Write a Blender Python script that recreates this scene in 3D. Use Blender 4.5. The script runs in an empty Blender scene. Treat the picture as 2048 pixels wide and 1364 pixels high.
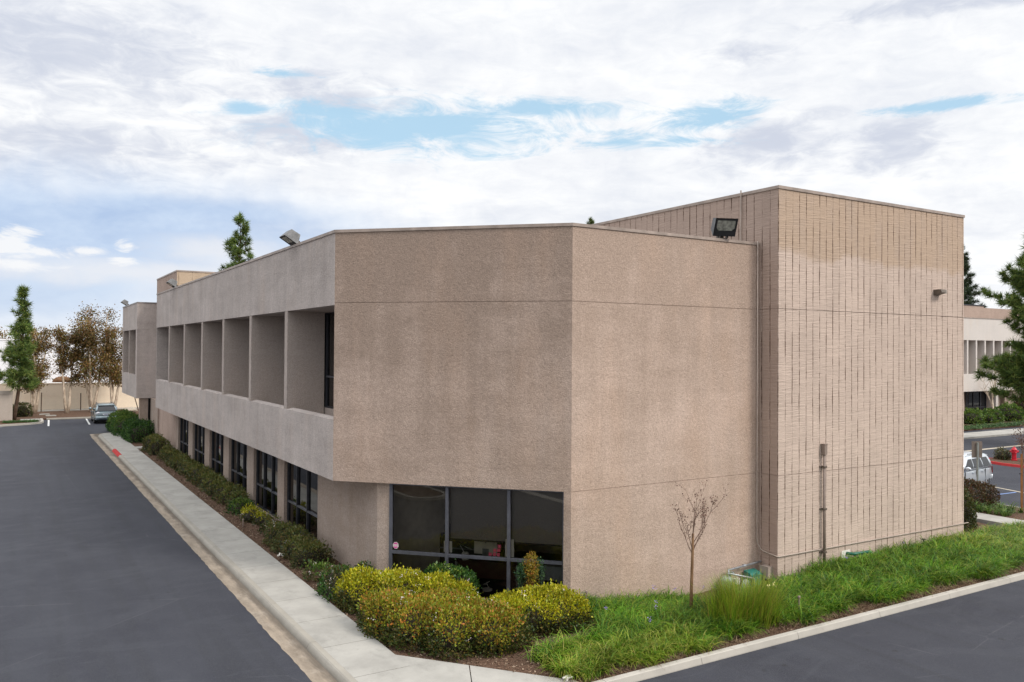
import bpy, math, random
import numpy as np
from mathutils import Matrix, Vector
R = math.radians
rng = np.random.default_rng(7)
random.seed(7)
scene = bpy.context.scene
COL = scene.collection

# ------------------------------------------------------------------ helpers
class MB:
    """collects faces, linked as ONE mesh object"""
    def __init__(s): s.v = []; s.f = []
    def add(s, vs, fs):
        o = len(s.v); s.v += [tuple(v) for v in vs]; s.f += [tuple(i + o for i in f) for f in fs]; return s
    def box(s, x0, x1, y0, y1, z0, z1):
        return s.add([(x0,y0,z0),(x1,y0,z0),(x1,y1,z0),(x0,y1,z0),(x0,y0,z1),(x1,y0,z1),(x1,y1,z1),(x0,y1,z1)],
                     [(0,3,2,1),(4,5,6,7),(0,1,5,4),(1,2,6,5),(2,3,7,6),(3,0,4,7)])
    def prism(s, poly, z0, z1):
        a = sum(poly[i][0]*poly[(i+1)%len(poly)][1]-poly[(i+1)%len(poly)][0]*poly[i][1] for i in range(len(poly)))
        if a < 0: poly = poly[::-1]
        n = len(poly)
        vs = [(p[0],p[1],z0) for p in poly] + [(p[0],p[1],z1) for p in poly]
        fs = [tuple(range(n-1,-1,-1)), tuple(range(n,2*n))] + [(i,(i+1)%n,n+(i+1)%n,n+i) for i in range(n)]
        return s.add(vs, fs)
    def tube(s, pts, rad, n=8, cap=True):
        pts = [Vector(p) for p in pts]
        if not hasattr(rad, '__len__'): rad = [rad]*len(pts)
        rings = []
        prev = None
        for i, p in enumerate(pts):
            t = (pts[min(i+1,len(pts)-1)] - pts[max(i-1,0)]).normalized()
            if prev is None:
                ref = Vector((0,0,1)) if abs(t.z) < .9 else Vector((1,0,0))
                u = t.cross(ref).normalized()
            else:
                u = (prev - t*prev.dot(t)).normalized()
            prev = u; w = t.cross(u)
            rings.append([p + (u*math.cos(2*math.pi*k/n) + w*math.sin(2*math.pi*k/n))*rad[i] for k in range(n)])
        vs = [v for r in rings for v in r]; fs = []
        for i in range(len(rings)-1):
            for k in range(n):
                fs.append((i*n+k, i*n+(k+1)%n, (i+1)*n+(k+1)%n, (i+1)*n+k))
        if cap: fs += [tuple(range(n-1,-1,-1)), tuple(range((len(rings)-1)*n, len(rings)*n))]
        return s.add(vs, fs)
    def lathe(s, prof, c=(0,0,0), axis='z', n=20):
        vs = []; fs = []
        for r, h in prof:
            for k in range(n):
                a = 2*math.pi*k/n; x, y = r*math.cos(a), r*math.sin(a)
                vs.append({'z':(c[0]+x,c[1]+y,c[2]+h),'y':(c[0]+x,c[1]+h,c[2]+y),'x':(c[0]+h,c[1]+x,c[2]+y)}[axis])
        m = len(prof)
        for i in range(m-1):
            for k in range(n): fs.append((i*n+k, i*n+(k+1)%n, (i+1)*n+(k+1)%n, (i+1)*n+k))
        fs += [tuple(range(n-1,-1,-1)), tuple(range((m-1)*n, m*n))]
        return s.add(vs, fs)
    def loft(s, rings, cap=True):
        n = len(rings[0]); vs = [p for r in rings for p in r]; fs = []
        for i in range(len(rings)-1):
            for k in range(n): fs.append((i*n+k, i*n+(k+1)%n, (i+1)*n+(k+1)%n, (i+1)*n+k))
        if cap: fs += [tuple(range(n-1,-1,-1)), tuple(range((len(rings)-1)*n, len(rings)*n))]
        return s.add(vs, fs)
    def blob(s, c, r, seed=0, rough=.12, nu=16, nv=10):
        rr = random.Random(seed); ph = [rr.uniform(0,6.28) for _ in range(6)]
        vs = []; fs = []
        for j in range(nv+1):
            th = math.pi*j/nv
            for i in range(nu):
                a = 2*math.pi*i/nu
                k = 1 + rough*(math.sin(3*a+ph[0])*math.sin(2*th+ph[1]) + .6*math.sin(5*a+ph[2]+3*th) + .4*math.sin(7*th+ph[3]))
                vs.append((c[0]+r[0]*k*math.sin(th)*math.cos(a), c[1]+r[1]*k*math.sin(th)*math.sin(a), c[2]+r[2]*k*math.cos(th)))
        for j in range(nv):
            for i in range(nu): fs.append((j*nu+i, (j+1)*nu+i, (j+1)*nu+(i+1)%nu, j*nu+(i+1)%nu))
        return s.add(vs, fs)
    def mesh(s, name):
        me = bpy.data.meshes.new(name); me.from_pydata(s.v, [], s.f); me.update(); return me

def fast_mesh(name, V, F):
    V = np.ascontiguousarray(V, np.float32).reshape(-1,3); F = np.ascontiguousarray(F, np.int32)
    me = bpy.data.meshes.new(name); k = F.shape[1]
    me.vertices.add(len(V)); me.vertices.foreach_set('co', V.ravel())
    me.loops.add(F.size); me.loops.foreach_set('vertex_index', F.ravel())
    me.polygons.add(len(F)); me.polygons.foreach_set('loop_start', np.arange(0, F.size, k, dtype=np.int32))
    me.update(calc_edges=True); return me

def obj(name, data, mat, parent=None, world=True, smooth=False, label=None):
    me = data.mesh(name) if isinstance(data, MB) else data
    o = bpy.data.objects.new(name, me); COL.objects.link(o)
    if mat is not None:
        for m in (mat if isinstance(mat, (list,tuple)) else [mat]): me.materials.append(m)
    if smooth: me.polygons.foreach_set('use_smooth', [True]*len(me.polygons))
    if parent is not None:
        o.parent = parent
        if world and parent.parent is None: o.matrix_parent_inverse = Matrix.Translation(-Vector(parent.location))
    if label: o['label'] = label
    return o
def tag(o, label, cat, group=None, kind=None):
    o['label'] = label; o['category'] = cat
    if group: o['group'] = group
    if kind: o['kind'] = kind
    return o
def thing(name, label, cat, loc=(0,0,0), rotz=0, group=None):
    o = bpy.data.objects.new(name, None); COL.objects.link(o); o.empty_display_size = .2
    o.location = loc; o.rotation_euler = (0,0,rotz)
    return tag(o, label, cat, group)
def struct(name, data, mat, label, cat, smooth=False, kind='structure'):
    o = obj(name, data, mat, smooth=smooth); return tag(o, label, cat, None, kind)
def dup(root, loc, rotz, label, group=None):
    r = root.copy(); COL.objects.link(r); r.location = loc; r.rotation_euler = (0,0,rotz); r['label'] = label
    if group: r['group'] = group
    for ch in list(root.children):
        c = ch.copy(); COL.objects.link(c); c.parent = r
        for g in ch.children:
            d = g.copy(); COL.objects.link(d); d.parent = c
    return r

# ------------------------------------------------------------------ materials
class NT:
    def __init__(s, name):
        s.m = bpy.data.materials.new(name); s.m.use_nodes = True; s.t = s.m.node_tree; s.n = s.t.nodes; s.l = s.t.links
        s.b = s.n['Principled BSDF']; s.out = s.n['Material Output']
    def node(s, typ, **kw):
        n = s.n.new(typ)
        for k, v in kw.items():
            if k.startswith('i_'):
                key = k[2:]; key = int(key) if key.isdigit() else key
                if hasattr(v, 'is_output'): s.l.new(v, n.inputs[key])
                else: n.inputs[key].default_value = v
            else: setattr(n, k, v)
        return n
    def math(s, op, a, b=0.0, clamp=False):
        return s.node('ShaderNodeMath', operation=op, use_clamp=clamp, i_0=a, i_1=b).outputs[0]
    def noise(s, vec, scale, detail=3, rough=.55, dist=0):
        n = s.node('ShaderNodeTexNoise', i_Scale=scale, i_Detail=detail, i_Roughness=rough, i_Distortion=dist)
        if vec is not None: s.l.new(vec, n.inputs['Vector'])
        return n.outputs['Fac']
    def ramp(s, fac, a, b, ca=0.0, cb=1.0):
        return s.node('ShaderNodeMapRange', i_0=fac, i_1=a, i_2=b, i_3=ca, i_4=cb).outputs[0]
    def mix(s, fac, a, b, bt='MIX'):
        n = s.node('ShaderNodeMix', data_type='RGBA', blend_type=bt)
        for i, v in ((0,fac),(6,a),(7,b)):
            if hasattr(v,'is_output'): s.l.new(v, n.inputs[i])
            else: n.inputs[i].default_value = v if i == 0 else (*v,1)
        return n.outputs[2]
    def coord(s): return s.node('ShaderNodeTexCoord').outputs['Object']
    def scale(s, vec, sc):
        n = s.node('ShaderNodeMapping', i_Scale=sc); s.l.new(vec, n.inputs[0]); return n.outputs[0]
    def bump(s, h, strength, dist):
        n = s.node('ShaderNodeBump', i_Strength=strength, i_Distance=dist); s.l.new(h, n.inputs['Height']); s.l.new(n.outputs[0], s.b.inputs['Normal'])
    def set(s, color=None, rough=None, metal=None, spec=None):
        for key, v in (('Base Color',color),('Roughness',rough),('Metallic',metal),('Specular IOR Level',spec)):
            if v is None: continue
            if hasattr(v,'is_output'): s.l.new(v, s.b.inputs[key])
            else: s.b.inputs[key].default_value = (*v,1) if isinstance(v,(tuple,list)) else v
        return s.m

def plain(name, c, rough=.6, metal=0.0, var=.12, scale=4.0, spec=.4):
    t = NT(name); co = t.coord(); n = t.noise(co, scale, 4)
    c2 = tuple(x*(1-var*1.6) for x in c); c1 = tuple(min(1,x*(1+var)) for x in c)
    return t.set(t.mix(t.ramp(n,.3,.7), c2, c1), rough, metal, spec)

def stucco(name, c, stain=.3, dark=(.6,.57,.53), grain=1.0, zstain=None):
    t = NT(name); co = t.coord()
    big = t.noise(co, .42, 5, .65, .6); mid = t.noise(t.scale(co,(1,1,.55)), 1.3, 5, .65)
    streak = t.noise(t.scale(co,(1.6,1.6,.10)), 1.6, 4, .6); band = t.noise(t.scale(co,(.5,.5,2.2)), .9, 5, .65, .4)
    fine = t.noise(co, 30, 2, .7); fine2 = t.noise(co, 11, 3, .6)
    s = t.math('ADD', t.math('MULTIPLY', t.ramp(big,.3,.7), .4), t.math('ADD', t.math('MULTIPLY', t.ramp(mid,.3,.7), .22), t.math('ADD', t.math('MULTIPLY', t.ramp(band,.34,.66), .26), t.math('MULTIPLY', t.ramp(streak,.3,.72), .30))))
    if zstain:
        z = t.node('ShaderNodeSeparateXYZ'); t.l.new(co, z.inputs[0])
        zz = t.math('ADD', z.outputs[2], t.math('MULTIPLY', t.math('SUBTRACT', mid, .5), 1.4))
        drip = t.noise(t.scale(co,(3.2,3.2,.09)), 1.5, 4, .65); s = t.math('ADD', s, t.math('MULTIPLY', t.ramp(zz, 8.2, 9.7), t.ramp(drip, .48, .72, 0, .6)))
        for (z0, z1, a) in zstain: s = t.math('ADD', s, t.ramp(zz, z0, z1, 0.0, a))
    cd = tuple(x*(1-stain)*d/.57 for x, d in zip(c, dark))
    col = t.mix(t.ramp(s,.12,.90), c, cd); warm = t.noise(t.scale(co,(1,1,.3)), .8, 3, .6); col = t.mix(t.ramp(warm,.5,.72,0,.22), col, (c[0]*.98,c[1]*.86,c[2]*.74))
    g = t.math('ADD', t.ramp(fine,.32,.68,-.19*grain,.13*grain), t.ramp(fine2,.3,.7,-.07*grain,.07*grain))
    col = t.mix(1.0, col, t.node('ShaderNodeCombineColor', i_0=t.math('ADD',g,.97), i_1=t.math('ADD',g,.97), i_2=t.math('ADD',g,.97)).outputs[0], 'MULTIPLY')
    t.bump(t.math('ADD', t.noise(co, 36, 3, .7), t.math('MULTIPLY', fine2, .8)), .7*grain, .022)
    return t.set(col, .93, 0, .15)

def grooved(name, c, axis, pitch, off, upper=True):
    t = NT(name); co = t.coord(); s = t.node('ShaderNodeSeparateXYZ'); t.l.new(co, s.inputs[0]); u = s.outputs[axis]; z = s.outputs[2]
    wob = t.math('MULTIPLY', t.math('SUBTRACT', t.noise(t.scale(co,(1,1,.5)), 1.6, 2), .5), .045)
    f = t.math('FRACT', t.math('DIVIDE', t.math('ADD', t.math('SUBTRACT', u, off), t.math('ADD', wob, pitch/2)), pitch))
    d = t.math('MULTIPLY', t.math('ABSOLUTE', t.math('SUBTRACT', f, .5)), pitch)       # metres from a groove
    idx = t.math('FLOOR', t.math('DIVIDE', t.math('ADD', t.math('SUBTRACT', u, off), pitch/2), pitch))
    gv = t.node('ShaderNodeCombineXYZ', i_0=t.math('MULTIPLY', idx, 3.37), i_1=0.0, i_2=z).outputs[0]
    brk = t.math('ADD', t.math('MULTIPLY', t.noise(gv, 1.1, 2, .5), .62), t.math('MULTIPLY', t.noise(gv, 7.5, 3, .7), .38))
    wid = t.ramp(brk, .38, .60, -.003, .0185)
    groove = t.math('LESS_THAN', d, wid)
    soft = t.node('ShaderNodeMapRange', i_0=d, i_1=.0, i_2=.035, i_3=1.0, i_4=0.0).outputs[0]
    # horizontal drag marks of the plaster
    rm = t.node('ShaderNodeMapping', i_Rotation=(R(1.5),R(2.5),0)); t.l.new(co, rm.inputs[0]); rco = rm.outputs[0]
    rk = t.noise(t.scale(rco,(1.0,1.0,13)), 1.5, 5, .65, .35); rk2 = t.noise(t.scale(rco,(2.0,2.0,30)), 1.5, 3, .6, .3)
    big = t.noise(co, .5, 4, .6); mid = t.noise(t.scale(co,(1,1,.4)), 1.4, 4, .6)
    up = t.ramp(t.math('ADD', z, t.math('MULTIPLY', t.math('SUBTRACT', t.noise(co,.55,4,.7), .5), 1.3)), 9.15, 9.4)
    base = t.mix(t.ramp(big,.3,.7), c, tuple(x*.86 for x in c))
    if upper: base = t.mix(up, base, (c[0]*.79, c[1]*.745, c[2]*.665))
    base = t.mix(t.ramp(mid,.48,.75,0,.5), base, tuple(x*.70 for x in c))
    base = t.mix(t.ramp(rk,.36,.52,.14,0), base, tuple(x*.5 for x in c))
    base = t.mix(t.ramp(rk2,.60,.8,0,.12), base, tuple(min(1,x*1.3) for x in c))
    base = t.mix(t.math('MULTIPLY', groove, .93), base, (.085,.05,.032))
    h = t.math('ADD', t.math('ADD', rk, t.math('MULTIPLY', rk2, .6)), t.math('MULTIPLY', soft, -.7))
    t.bump(h, .55, .045)
    return t.set(base, .95, 0, .1)

def leafmat(name, cols, rough=.5, trans=.25, nscale=1.2, nvar=.35):
    t = NT(name); g = t.node('ShaderNodeNewGeometry'); r = t.node('ShaderNodeValToRGB'); t.l.new(g.outputs['Random Per Island'], r.inputs[0])
    e = r.color_ramp.elements; n = len(cols)
    e[0].position = 0; e[0].color = (*cols[0],1); e[1].position = 1; e[1].color = (*cols[-1],1)
    for i in range(1, n-1): x = e.new(i/(n-1)); x.color = (*cols[i],1)
    nz = t.ramp(t.noise(t.coord(), nscale, 3), .3, .7, 1-nvar, 1+nvar)
    col = t.mix(1.0, r.outputs[0], t.node('ShaderNodeCombineColor', i_0=nz, i_1=nz, i_2=nz).outputs[0], 'MULTIPLY')
    t.set(col, rough, 0, .3)
    tr = t.node('ShaderNodeBsdfTranslucent'); t.l.new(col, tr.inputs[0])
    mx = t.node('ShaderNodeMixShader', i_0=trans); t.l.new(t.b.outputs[0], mx.inputs[1]); t.l.new(tr.outputs[0], mx.inputs[2]); t.l.new(mx.outputs[0], t.out.inputs[0])
    return t.m

def glassmat(name, tint, ior=1.5):
    t = NT(name); tr = t.node('ShaderNodeBsdfTransparent', i_0=(*tint,1)); gl = t.node('ShaderNodeBsdfGlossy', i_Roughness=.01); gl.inputs[0].default_value = (.9,.9,.9,1)
    fr = t.node('ShaderNodeFresnel', i_0=ior); mx = t.node('ShaderNodeMixShader')
    t.l.new(fr.outputs[0], mx.inputs[0]); t.l.new(tr.outputs[0], mx.inputs[1]); t.l.new(gl.outputs[0], mx.inputs[2]); t.l.new(mx.outputs[0], t.out.inputs[0]); return t.m

def asphalt(name):
    t = NT(name); co = t.coord(); big = t.noise(t.scale(co,(.35,.12,1)), 1, 4, .6); mid = t.noise(co, .9, 5, .65); fine = t.noise(co, 55, 2, .8); f2 = t.noise(co, 18, 3, .7)
    col = t.mix(t.ramp(big,.35,.65), (.021,.023,.034), (.034,.037,.049))
    col = t.mix(t.ramp(mid,.45,.72,0,.6), col, (.044,.047,.059))
    tyre = t.noise(t.scale(co,(2.2,.09,1)), 1.0, 3, .5)
    col = t.mix(t.ramp(tyre,.50,.66,0,.5), col, (.022,.024,.031))
    col = t.mix(t.ramp(fine,.35,.7,0,.5), col, (.062,.062,.068))
    col = t.mix(t.ramp(f2,.6,.75,0,.35), col, (.03,.03,.036))
    v = t.node('ShaderNodeTexVoronoi', feature='DISTANCE_TO_EDGE', i_Scale=.16); t.l.new(t.mix(.6, co, t.node('ShaderNodeTexNoise', i_Scale=.5, i_Detail=6).outputs['Color'], 'LINEAR_LIGHT'), v.inputs['Vector'])
    patch = t.noise(t.scale(co,(.22,.5,1)), 1.4, 4, .6, 1.5); col = t.mix(t.ramp(patch,.54,.60,0,.30), col, (.052,.055,.066)); drips = t.noise(co, 2.6, 2, .5); col = t.mix(t.ramp(drips,.70,.78,0,.55), col, (.018,.018,.02))
    grit = t.noise(co, 90, 1, .5); col = t.mix(t.ramp(grit,.62,.72,0,.45), col, (.14,.138,.13))
    crack = t.math('MULTIPLY', t.math('LESS_THAN', v.outputs[0], .0022), t.ramp(mid,.45,.6))
    col = t.mix(t.math('MULTIPLY', crack, .3), col, (.10,.10,.11))
    t.bump(t.math('ADD', fine, f2), .35, .01)
    return t.set(col, .85, 0, .25)

def concrete(name, c, var=.22, dirt=.35):
    t = NT(name); co = t.coord(); big = t.noise(co, .8, 5, .65); mid = t.noise(co, 4, 4, .6); fine = t.noise(co, 40, 2, .7)
    col = t.mix(t.ramp(big,.3,.7), c, tuple(x*(1-var) for x in c))
    col = t.mix(t.ramp(t.noise(t.scale(co,(1,.55,1)), 1.3, 6, .72),.52,.70,0,dirt), col, tuple(x*.52 for x in c))
    col = t.mix(t.ramp(mid,.6,.8,0,.3), col, tuple(x*.7 for x in c))
    col = t.mix(t.ramp(fine,.3,.7,0,.18), col, tuple(min(1,x*.6) for x in c))
    t.bump(fine, .3, .006)
    return t.set(col, .9, 0, .2)

def kerbmat(name, c, edge):
    t = NT(name); co = t.coord(); s = t.node('ShaderNodeSeparateXYZ'); t.l.new(co, s.inputs[0]); n = t.noise(t.scale(co,(1,.6,1)), 2.2, 5, .7); f = t.noise(co, 40, 2, .7); b = t.noise(co, .7, 4, .6)
    col = t.mix(t.ramp(b,.3,.7), c, tuple(x*.78 for x in c))
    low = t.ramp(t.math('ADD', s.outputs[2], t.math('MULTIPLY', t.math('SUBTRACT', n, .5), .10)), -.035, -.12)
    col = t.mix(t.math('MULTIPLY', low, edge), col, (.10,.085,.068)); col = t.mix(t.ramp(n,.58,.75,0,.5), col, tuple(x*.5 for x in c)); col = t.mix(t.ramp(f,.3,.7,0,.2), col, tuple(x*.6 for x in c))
    t.bump(f, .3, .006); return t.set(col, .9, 0, .2)
def guttermat(name):
    t = NT(name); co = t.coord(); s = t.node('ShaderNodeSeparateXYZ'); t.l.new(co, s.inputs[0]); n = t.noise(t.scale(co,(1.6,.35,1)), 2.4, 6, .7); m = t.noise(co, 1.3, 5, .7); f = t.noise(co, 30, 3, .8)
    col = t.mix(t.ramp(n,.32,.66), (.36,.30,.235), (.20,.165,.128)); col = t.mix(t.ramp(m,.5,.7,0,.7), col, (.40,.35,.29))
    flow = t.ramp(t.math('ADD', s.outputs[0], t.math('MULTIPLY', t.math('SUBTRACT', n, .5), .35)), 5.36, 5.50)
    col = t.mix(t.math('MULTIPLY', flow, .75), col, (.085,.072,.06)); col = t.mix(t.ramp(f,.4,.7,0,.4), col, (.16,.13,.10)); t.bump(f, .4, .01)
    return t.set(col, .92, 0, .2)
def mulchmat(name):
    t = NT(name); co = t.coord(); a = t.noise(co, 22, 3, .75, 1.0); b = t.noise(co, 3, 4, .6); v = t.node('ShaderNodeTexVoronoi', i_Scale=26.0); t.l.new(co, v.inputs['Vector'])
    col = t.mix(t.ramp(a,.35,.68), (.055,.032,.022), (.19,.115,.078)); col = t.mix(t.ramp(b,.4,.7,0,.6), col, (.10,.066,.047))
    col = t.mix(t.ramp(v.outputs['Distance'],.0,.35,.5,0), col, (.23,.15,.105))
    t.bump(t.math('ADD', a, v.outputs['Distance']), .9, .03)
    return t.set(col, .95, 0, .1)

def bark(name, c1, c2, sc=(6,6,1.2)):
    t = NT(name); co = t.coord(); n = t.noise(t.scale(co,sc), 2, 4, .7); t.bump(n, .8, .03)
    return t.set(t.mix(t.ramp(n,.35,.65), c1, c2), .95, 0, .1)

M = {}
M['stucco_side'] = stucco('skylit_stucco', (.57,.505,.47), .32, (.57,.565,.56))  # same wall stucco, its colour greyed to stand for skylight alone
M['stucco_chamfer'] = stucco('dim_face_stucco', (.51,.395,.33), .36, (.58,.57,.55), 1.0, [(5.6,9.4,.50)])  # same stucco, base colour darkened for the weak sun on the corner
M['stucco_front'] = stucco('sunlit_stucco', (.575,.443,.37), .30, (.58,.57,.55), 1.0, [(4.5,9.6,.40)])  # same stucco, base colour lightened and warmed as if sunlit
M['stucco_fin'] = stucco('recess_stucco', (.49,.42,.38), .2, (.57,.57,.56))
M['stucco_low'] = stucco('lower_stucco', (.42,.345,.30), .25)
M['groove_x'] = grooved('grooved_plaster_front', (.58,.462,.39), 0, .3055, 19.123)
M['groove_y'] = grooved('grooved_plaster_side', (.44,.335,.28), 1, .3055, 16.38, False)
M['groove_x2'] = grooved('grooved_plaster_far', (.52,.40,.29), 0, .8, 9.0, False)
M['coping'] = plain('painted_flashing', (.34,.275,.235), .5, .0, .18, 3)
M['coping_grey'] = plain('weathered_flashing', (.26,.235,.225), .45, .1, .22, 2)
M['roof'] = plain('roof_gravel', (.25,.24,.23), .95, 0, .2, 8)
M['frame'] = plain('bronze_frame', (.045,.047,.056), .4, .35, .2, 5)
M['frame_light'] = plain('grey_aluminium_frame', (.13,.135,.16), .35, .5, .15, 4)
M['glass'] = glassmat('tinted_glass', (.72,.71,.69), 1.55)
M['glass_side'] = glassmat('dark_tinted_glass', (.16,.16,.16), 1.85)
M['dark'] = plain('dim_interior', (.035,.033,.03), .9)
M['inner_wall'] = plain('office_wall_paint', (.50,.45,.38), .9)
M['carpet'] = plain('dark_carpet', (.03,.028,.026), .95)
M['asphalt'] = asphalt('worn_asphalt')
M['walk'] = concrete('pale_concrete', (.41,.395,.36), .30, .6)
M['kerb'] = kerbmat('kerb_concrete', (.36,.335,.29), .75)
M['gutter'] = guttermat('stained_gutter_concrete')
M['kerb_light'] = concrete('light_kerb_concrete', (.46,.43,.38), .2, .3)
M['red_paint'] = concrete('red_kerb_paint', (.48,.045,.045), .25, .3)
M['white_paint'] = concrete('road_paint_white', (.66,.66,.64), .1, .2)
M['cream_paint'] = concrete('road_paint_cream', (.46,.41,.33), .15, .3)
M['blue_paint'] = concrete('road_paint_blue', (.25,.36,.66), .2, .4)
M['mulch'] = mulchmat('bark_mulch')
M['dirt'] = plain('dry_earth', (.16,.12,.085), .95, 0, .2, .5)
M['chip'] = leafmat('wood_chip', [(.06,.035,.022),(.13,.08,.05),(.22,.15,.10),(.34,.26,.19)], .9, 0, 2, .2)
M['pipe_grey'] = plain('galvanised_pipe', (.36,.38,.41), .4, .6, .15, 6)
M['pipe_tan'] = plain('tan_painted_pipe', (.40,.33,.28), .6)
M['pipe_brown'] = plain('brown_painted_pipe', (.24,.185,.155), .6)
M['green_enamel'] = plain('green_enamel', (.02,.17,.145), .4)
M['green_pipe'] = plain('dark_green_pipe', (.01,.12,.08), .4)
M['meter_grey'] = plain('meter_grey', (.30,.34,.35), .5)
M['cream_box'] = plain('cream_plastic', (.50,.48,.40), .6)
M['black'] = plain('black_rubber', (.012,.012,.013), .7)
M['white'] = plain('white_paper', (.72,.70,.64), .8, 0, .04)
M['pink'] = plain('pink_paper', (.90,.16,.28), .8, 0, .06)
M['magenta'] = plain('magenta_print', (.55,.08,.28), .6)
M['alu'] = plain('brushed_aluminium', (.55,.55,.54), .35, .7, .06)
M['blind'] = plain('charcoal_mesh_blind', (.20,.185,.17), .9, 0, .12, 60)
M['wood_dark'] = plain('dark_walnut', (.06,.022,.013), .5, 0, .2, 3)
M['lamp_grey'] = plain('weathered_lamp_housing', (.15,.152,.155), .5, .4, .25, 8)
M['lamp_black'] = plain('lamp_black', (.018,.018,.02), .5)
M['lens'] = plain('frosted_lens', (.36,.36,.31), .15, .4, .3, 9)
M['bronze_lamp'] = plain('bronze_lamp', (.13,.105,.085), .5, .3)
M['steel'] = plain('galvanised_steel', (.40,.46,.45), .4, .7, .12)
M['sign_back'] = plain('brown_sign_back', (.19,.155,.13), .6, .2)
M['red_iron'] = plain('red_painted_iron', (.52,.018,.035), .35, 0, .12)
M['beige_wall'] = stucco('beige_block_wall', (.86,.73,.58), .12, (.57,.57,.57), .5)
M['white_wall'] = stucco('white_tilt_up_wall', (.82,.83,.86), .05, (.57,.57,.58), .3)
M['grey_wall'] = stucco('grey_block_wall', (.46,.40,.35), .15, (.57,.57,.57), .7)
M['white_stucco'] = stucco('pale_stucco', (.66,.61,.57), .1, (.57,.57,.57), .5)
M['rust_pole'] = plain('rusty_stake', (.30,.13,.04), .8)
M['rock'] = concrete('pale_rock', (.48,.42,.34), .3, .4)
M['thatch'] = plain('brown_canvas', (.20,.10,.045), .9, 0, .25, 3)
M['bark_dark'] = bark('dark_pine_bark', (.045,.028,.02), (.13,.085,.06))
M['bark_pale'] = bark('pale_paper_bark', (.30,.22,.16), (.74,.63,.50))
M['bark_thin'] = bark('brown_sapling_bark', (.12,.065,.035), (.26,.16,.09))
M['twig'] = plain('dry_twig', (.16,.10,.075), .9)
M['core_dark'] = plain('hedge_core', (.022,.017,.010), .95)
M['pod'] = leafmat('dry_seed_pods', [(.06,.03,.025),(.14,.08,.06),(.22,.14,.10)], .8, .1)
M['pine'] = leafmat('pine_needles', [(.03,.06,.024),(.065,.11,.03),(.11,.155,.038),(.18,.19,.05)], .6, .2, 1.0, .4)
M['pine_bright'] = leafmat('young_pine_needles', [(.04,.08,.026),(.09,.155,.034),(.15,.215,.045),(.24,.26,.06)], .6, .25, 1.0, .35)
M['pine_cool'] = leafmat('blue_green_pine_needles', [(.018,.036,.026),(.036,.066,.036),(.062,.09,.044),(.10,.11,.045)], .6, .2, .6, .4)
M['brown_leaf'] = leafmat('bronze_leaves', [(.06,.05,.02),(.14,.08,.03),(.22,.11,.04),(.11,.12,.026),(.25,.13,.045),(.14,.14,.03)], .6, .2, .5, .45)
M['hedge_yellow'] = leafmat('yellow_new_growth', [(.14,.19,.008),(.34,.34,.012),(.50,.44,.018),(.22,.27,.012),(.40,.28,.02)], .45, .25, 2.2, .3)
M['hedge_orange'] = leafmat('copper_new_growth', [(.13,.20,.016),(.26,.29,.018),(.38,.22,.028),(.20,.26,.018),(.44,.15,.035),(.11,.17,.018),(.30,.31,.02)], .45, .25, 1.6, .3)
M['hedge_old'] = leafmat('glossy_hedge_leaves', [(.022,.042,.012),(.05,.085,.018),(.10,.115,.024),(.055,.045,.016),(.19,.14,.03)], .38, .2, 2, .3)
M['hedge_green'] = leafmat('old_hedge_leaves', [(.020,.034,.011),(.04,.066,.018),(.075,.09,.02),(.055,.045,.016),(.13,.10,.03)], .4, .2, 2, .35)
M['hedge_olive'] = leafmat('olive_hedge_leaves', [(.028,.046,.018),(.055,.085,.026),(.095,.10,.03),(.15,.10,.035),(.05,.075,.026)], .45, .2, 1.2, .3)
M['hedge_bronze'] = leafmat('bronze_tipped_leaves', [(.06,.10,.022),(.11,.13,.03),(.19,.15,.04),(.09,.125,.026)], .45, .2, 1.4, .3)
M['hedge_deep'] = leafmat('deep_green_leaves', [(.010,.035,.008),(.025,.075,.014),(.05,.115,.02),(.08,.15,.025)], .4, .2, 1, .3)
M['red_leaf'] = leafmat('reddish_leaves', [(.04,.03,.014),(.085,.05,.02),(.12,.045,.03),(.05,.06,.02),(.14,.09,.04)], .45, .2, 2, .3)
M['nandina_leaf'] = leafmat('gold_and_green_leaves', [(.30,.17,.02),(.36,.26,.03),(.12,.15,.02),(.36,.12,.02)], .45, .3, 3, .3)
M['nandina_green'] = leafmat('blue_green_leaves', [(.02,.055,.03),(.04,.09,.04),(.06,.12,.03)], .45, .25, 3, .3)
M['fresh_leaf'] = leafmat('fresh_green_leaves', [(.03,.07,.015),(.06,.13,.02),(.12,.19,.03),(.17,.22,.04)], .45, .3, 2, .3)
M['grass'] = leafmat('strap_leaves', [(.022,.070,.007),(.05,.15,.010),(.10,.245,.014),(.165,.295,.018),(.26,.27,.04)], .45, .3, .9, .4)
M['grass_light'] = leafmat('light_strap_leaves', [(.05,.12,.009),(.095,.20,.012),(.17,.285,.018),(.27,.31,.035),(.30,.26,.07)], .45, .3, 1.2, .35)
M['reed'] = leafmat('upright_reed_leaves', [(.07,.14,.012),(.13,.24,.016),(.22,.33,.02),(.32,.36,.04),(.28,.20,.05)], .45, .3, 2, .3)
M['straw'] = leafmat('dry_straw', [(.12,.08,.05),(.22,.15,.09),(.32,.23,.14)], .8, .15, 2, .3)
M['petal'] = plain('white_petals', (.75,.66,.64), .6, 0, .05)
M['lilac'] = plain('lilac_petals', (.34,.26,.62), .6, 0, .05)
M['petal_yellow'] = plain('cream_petals', (.80,.72,.35), .6, 0, .05)
def paint(name, c):
    t = NT(name); t.set(c, .28, .55, .5); t.b.inputs['Coat Weight'].default_value = .6; t.b.inputs['Coat Roughness'].default_value = .06; return t.m
M['paint_sage'] = paint('grey_green_car_paint', (.25,.31,.33))
M['paint_silver'] = paint('pale_silver_car_paint', (.58,.62,.66))
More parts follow.
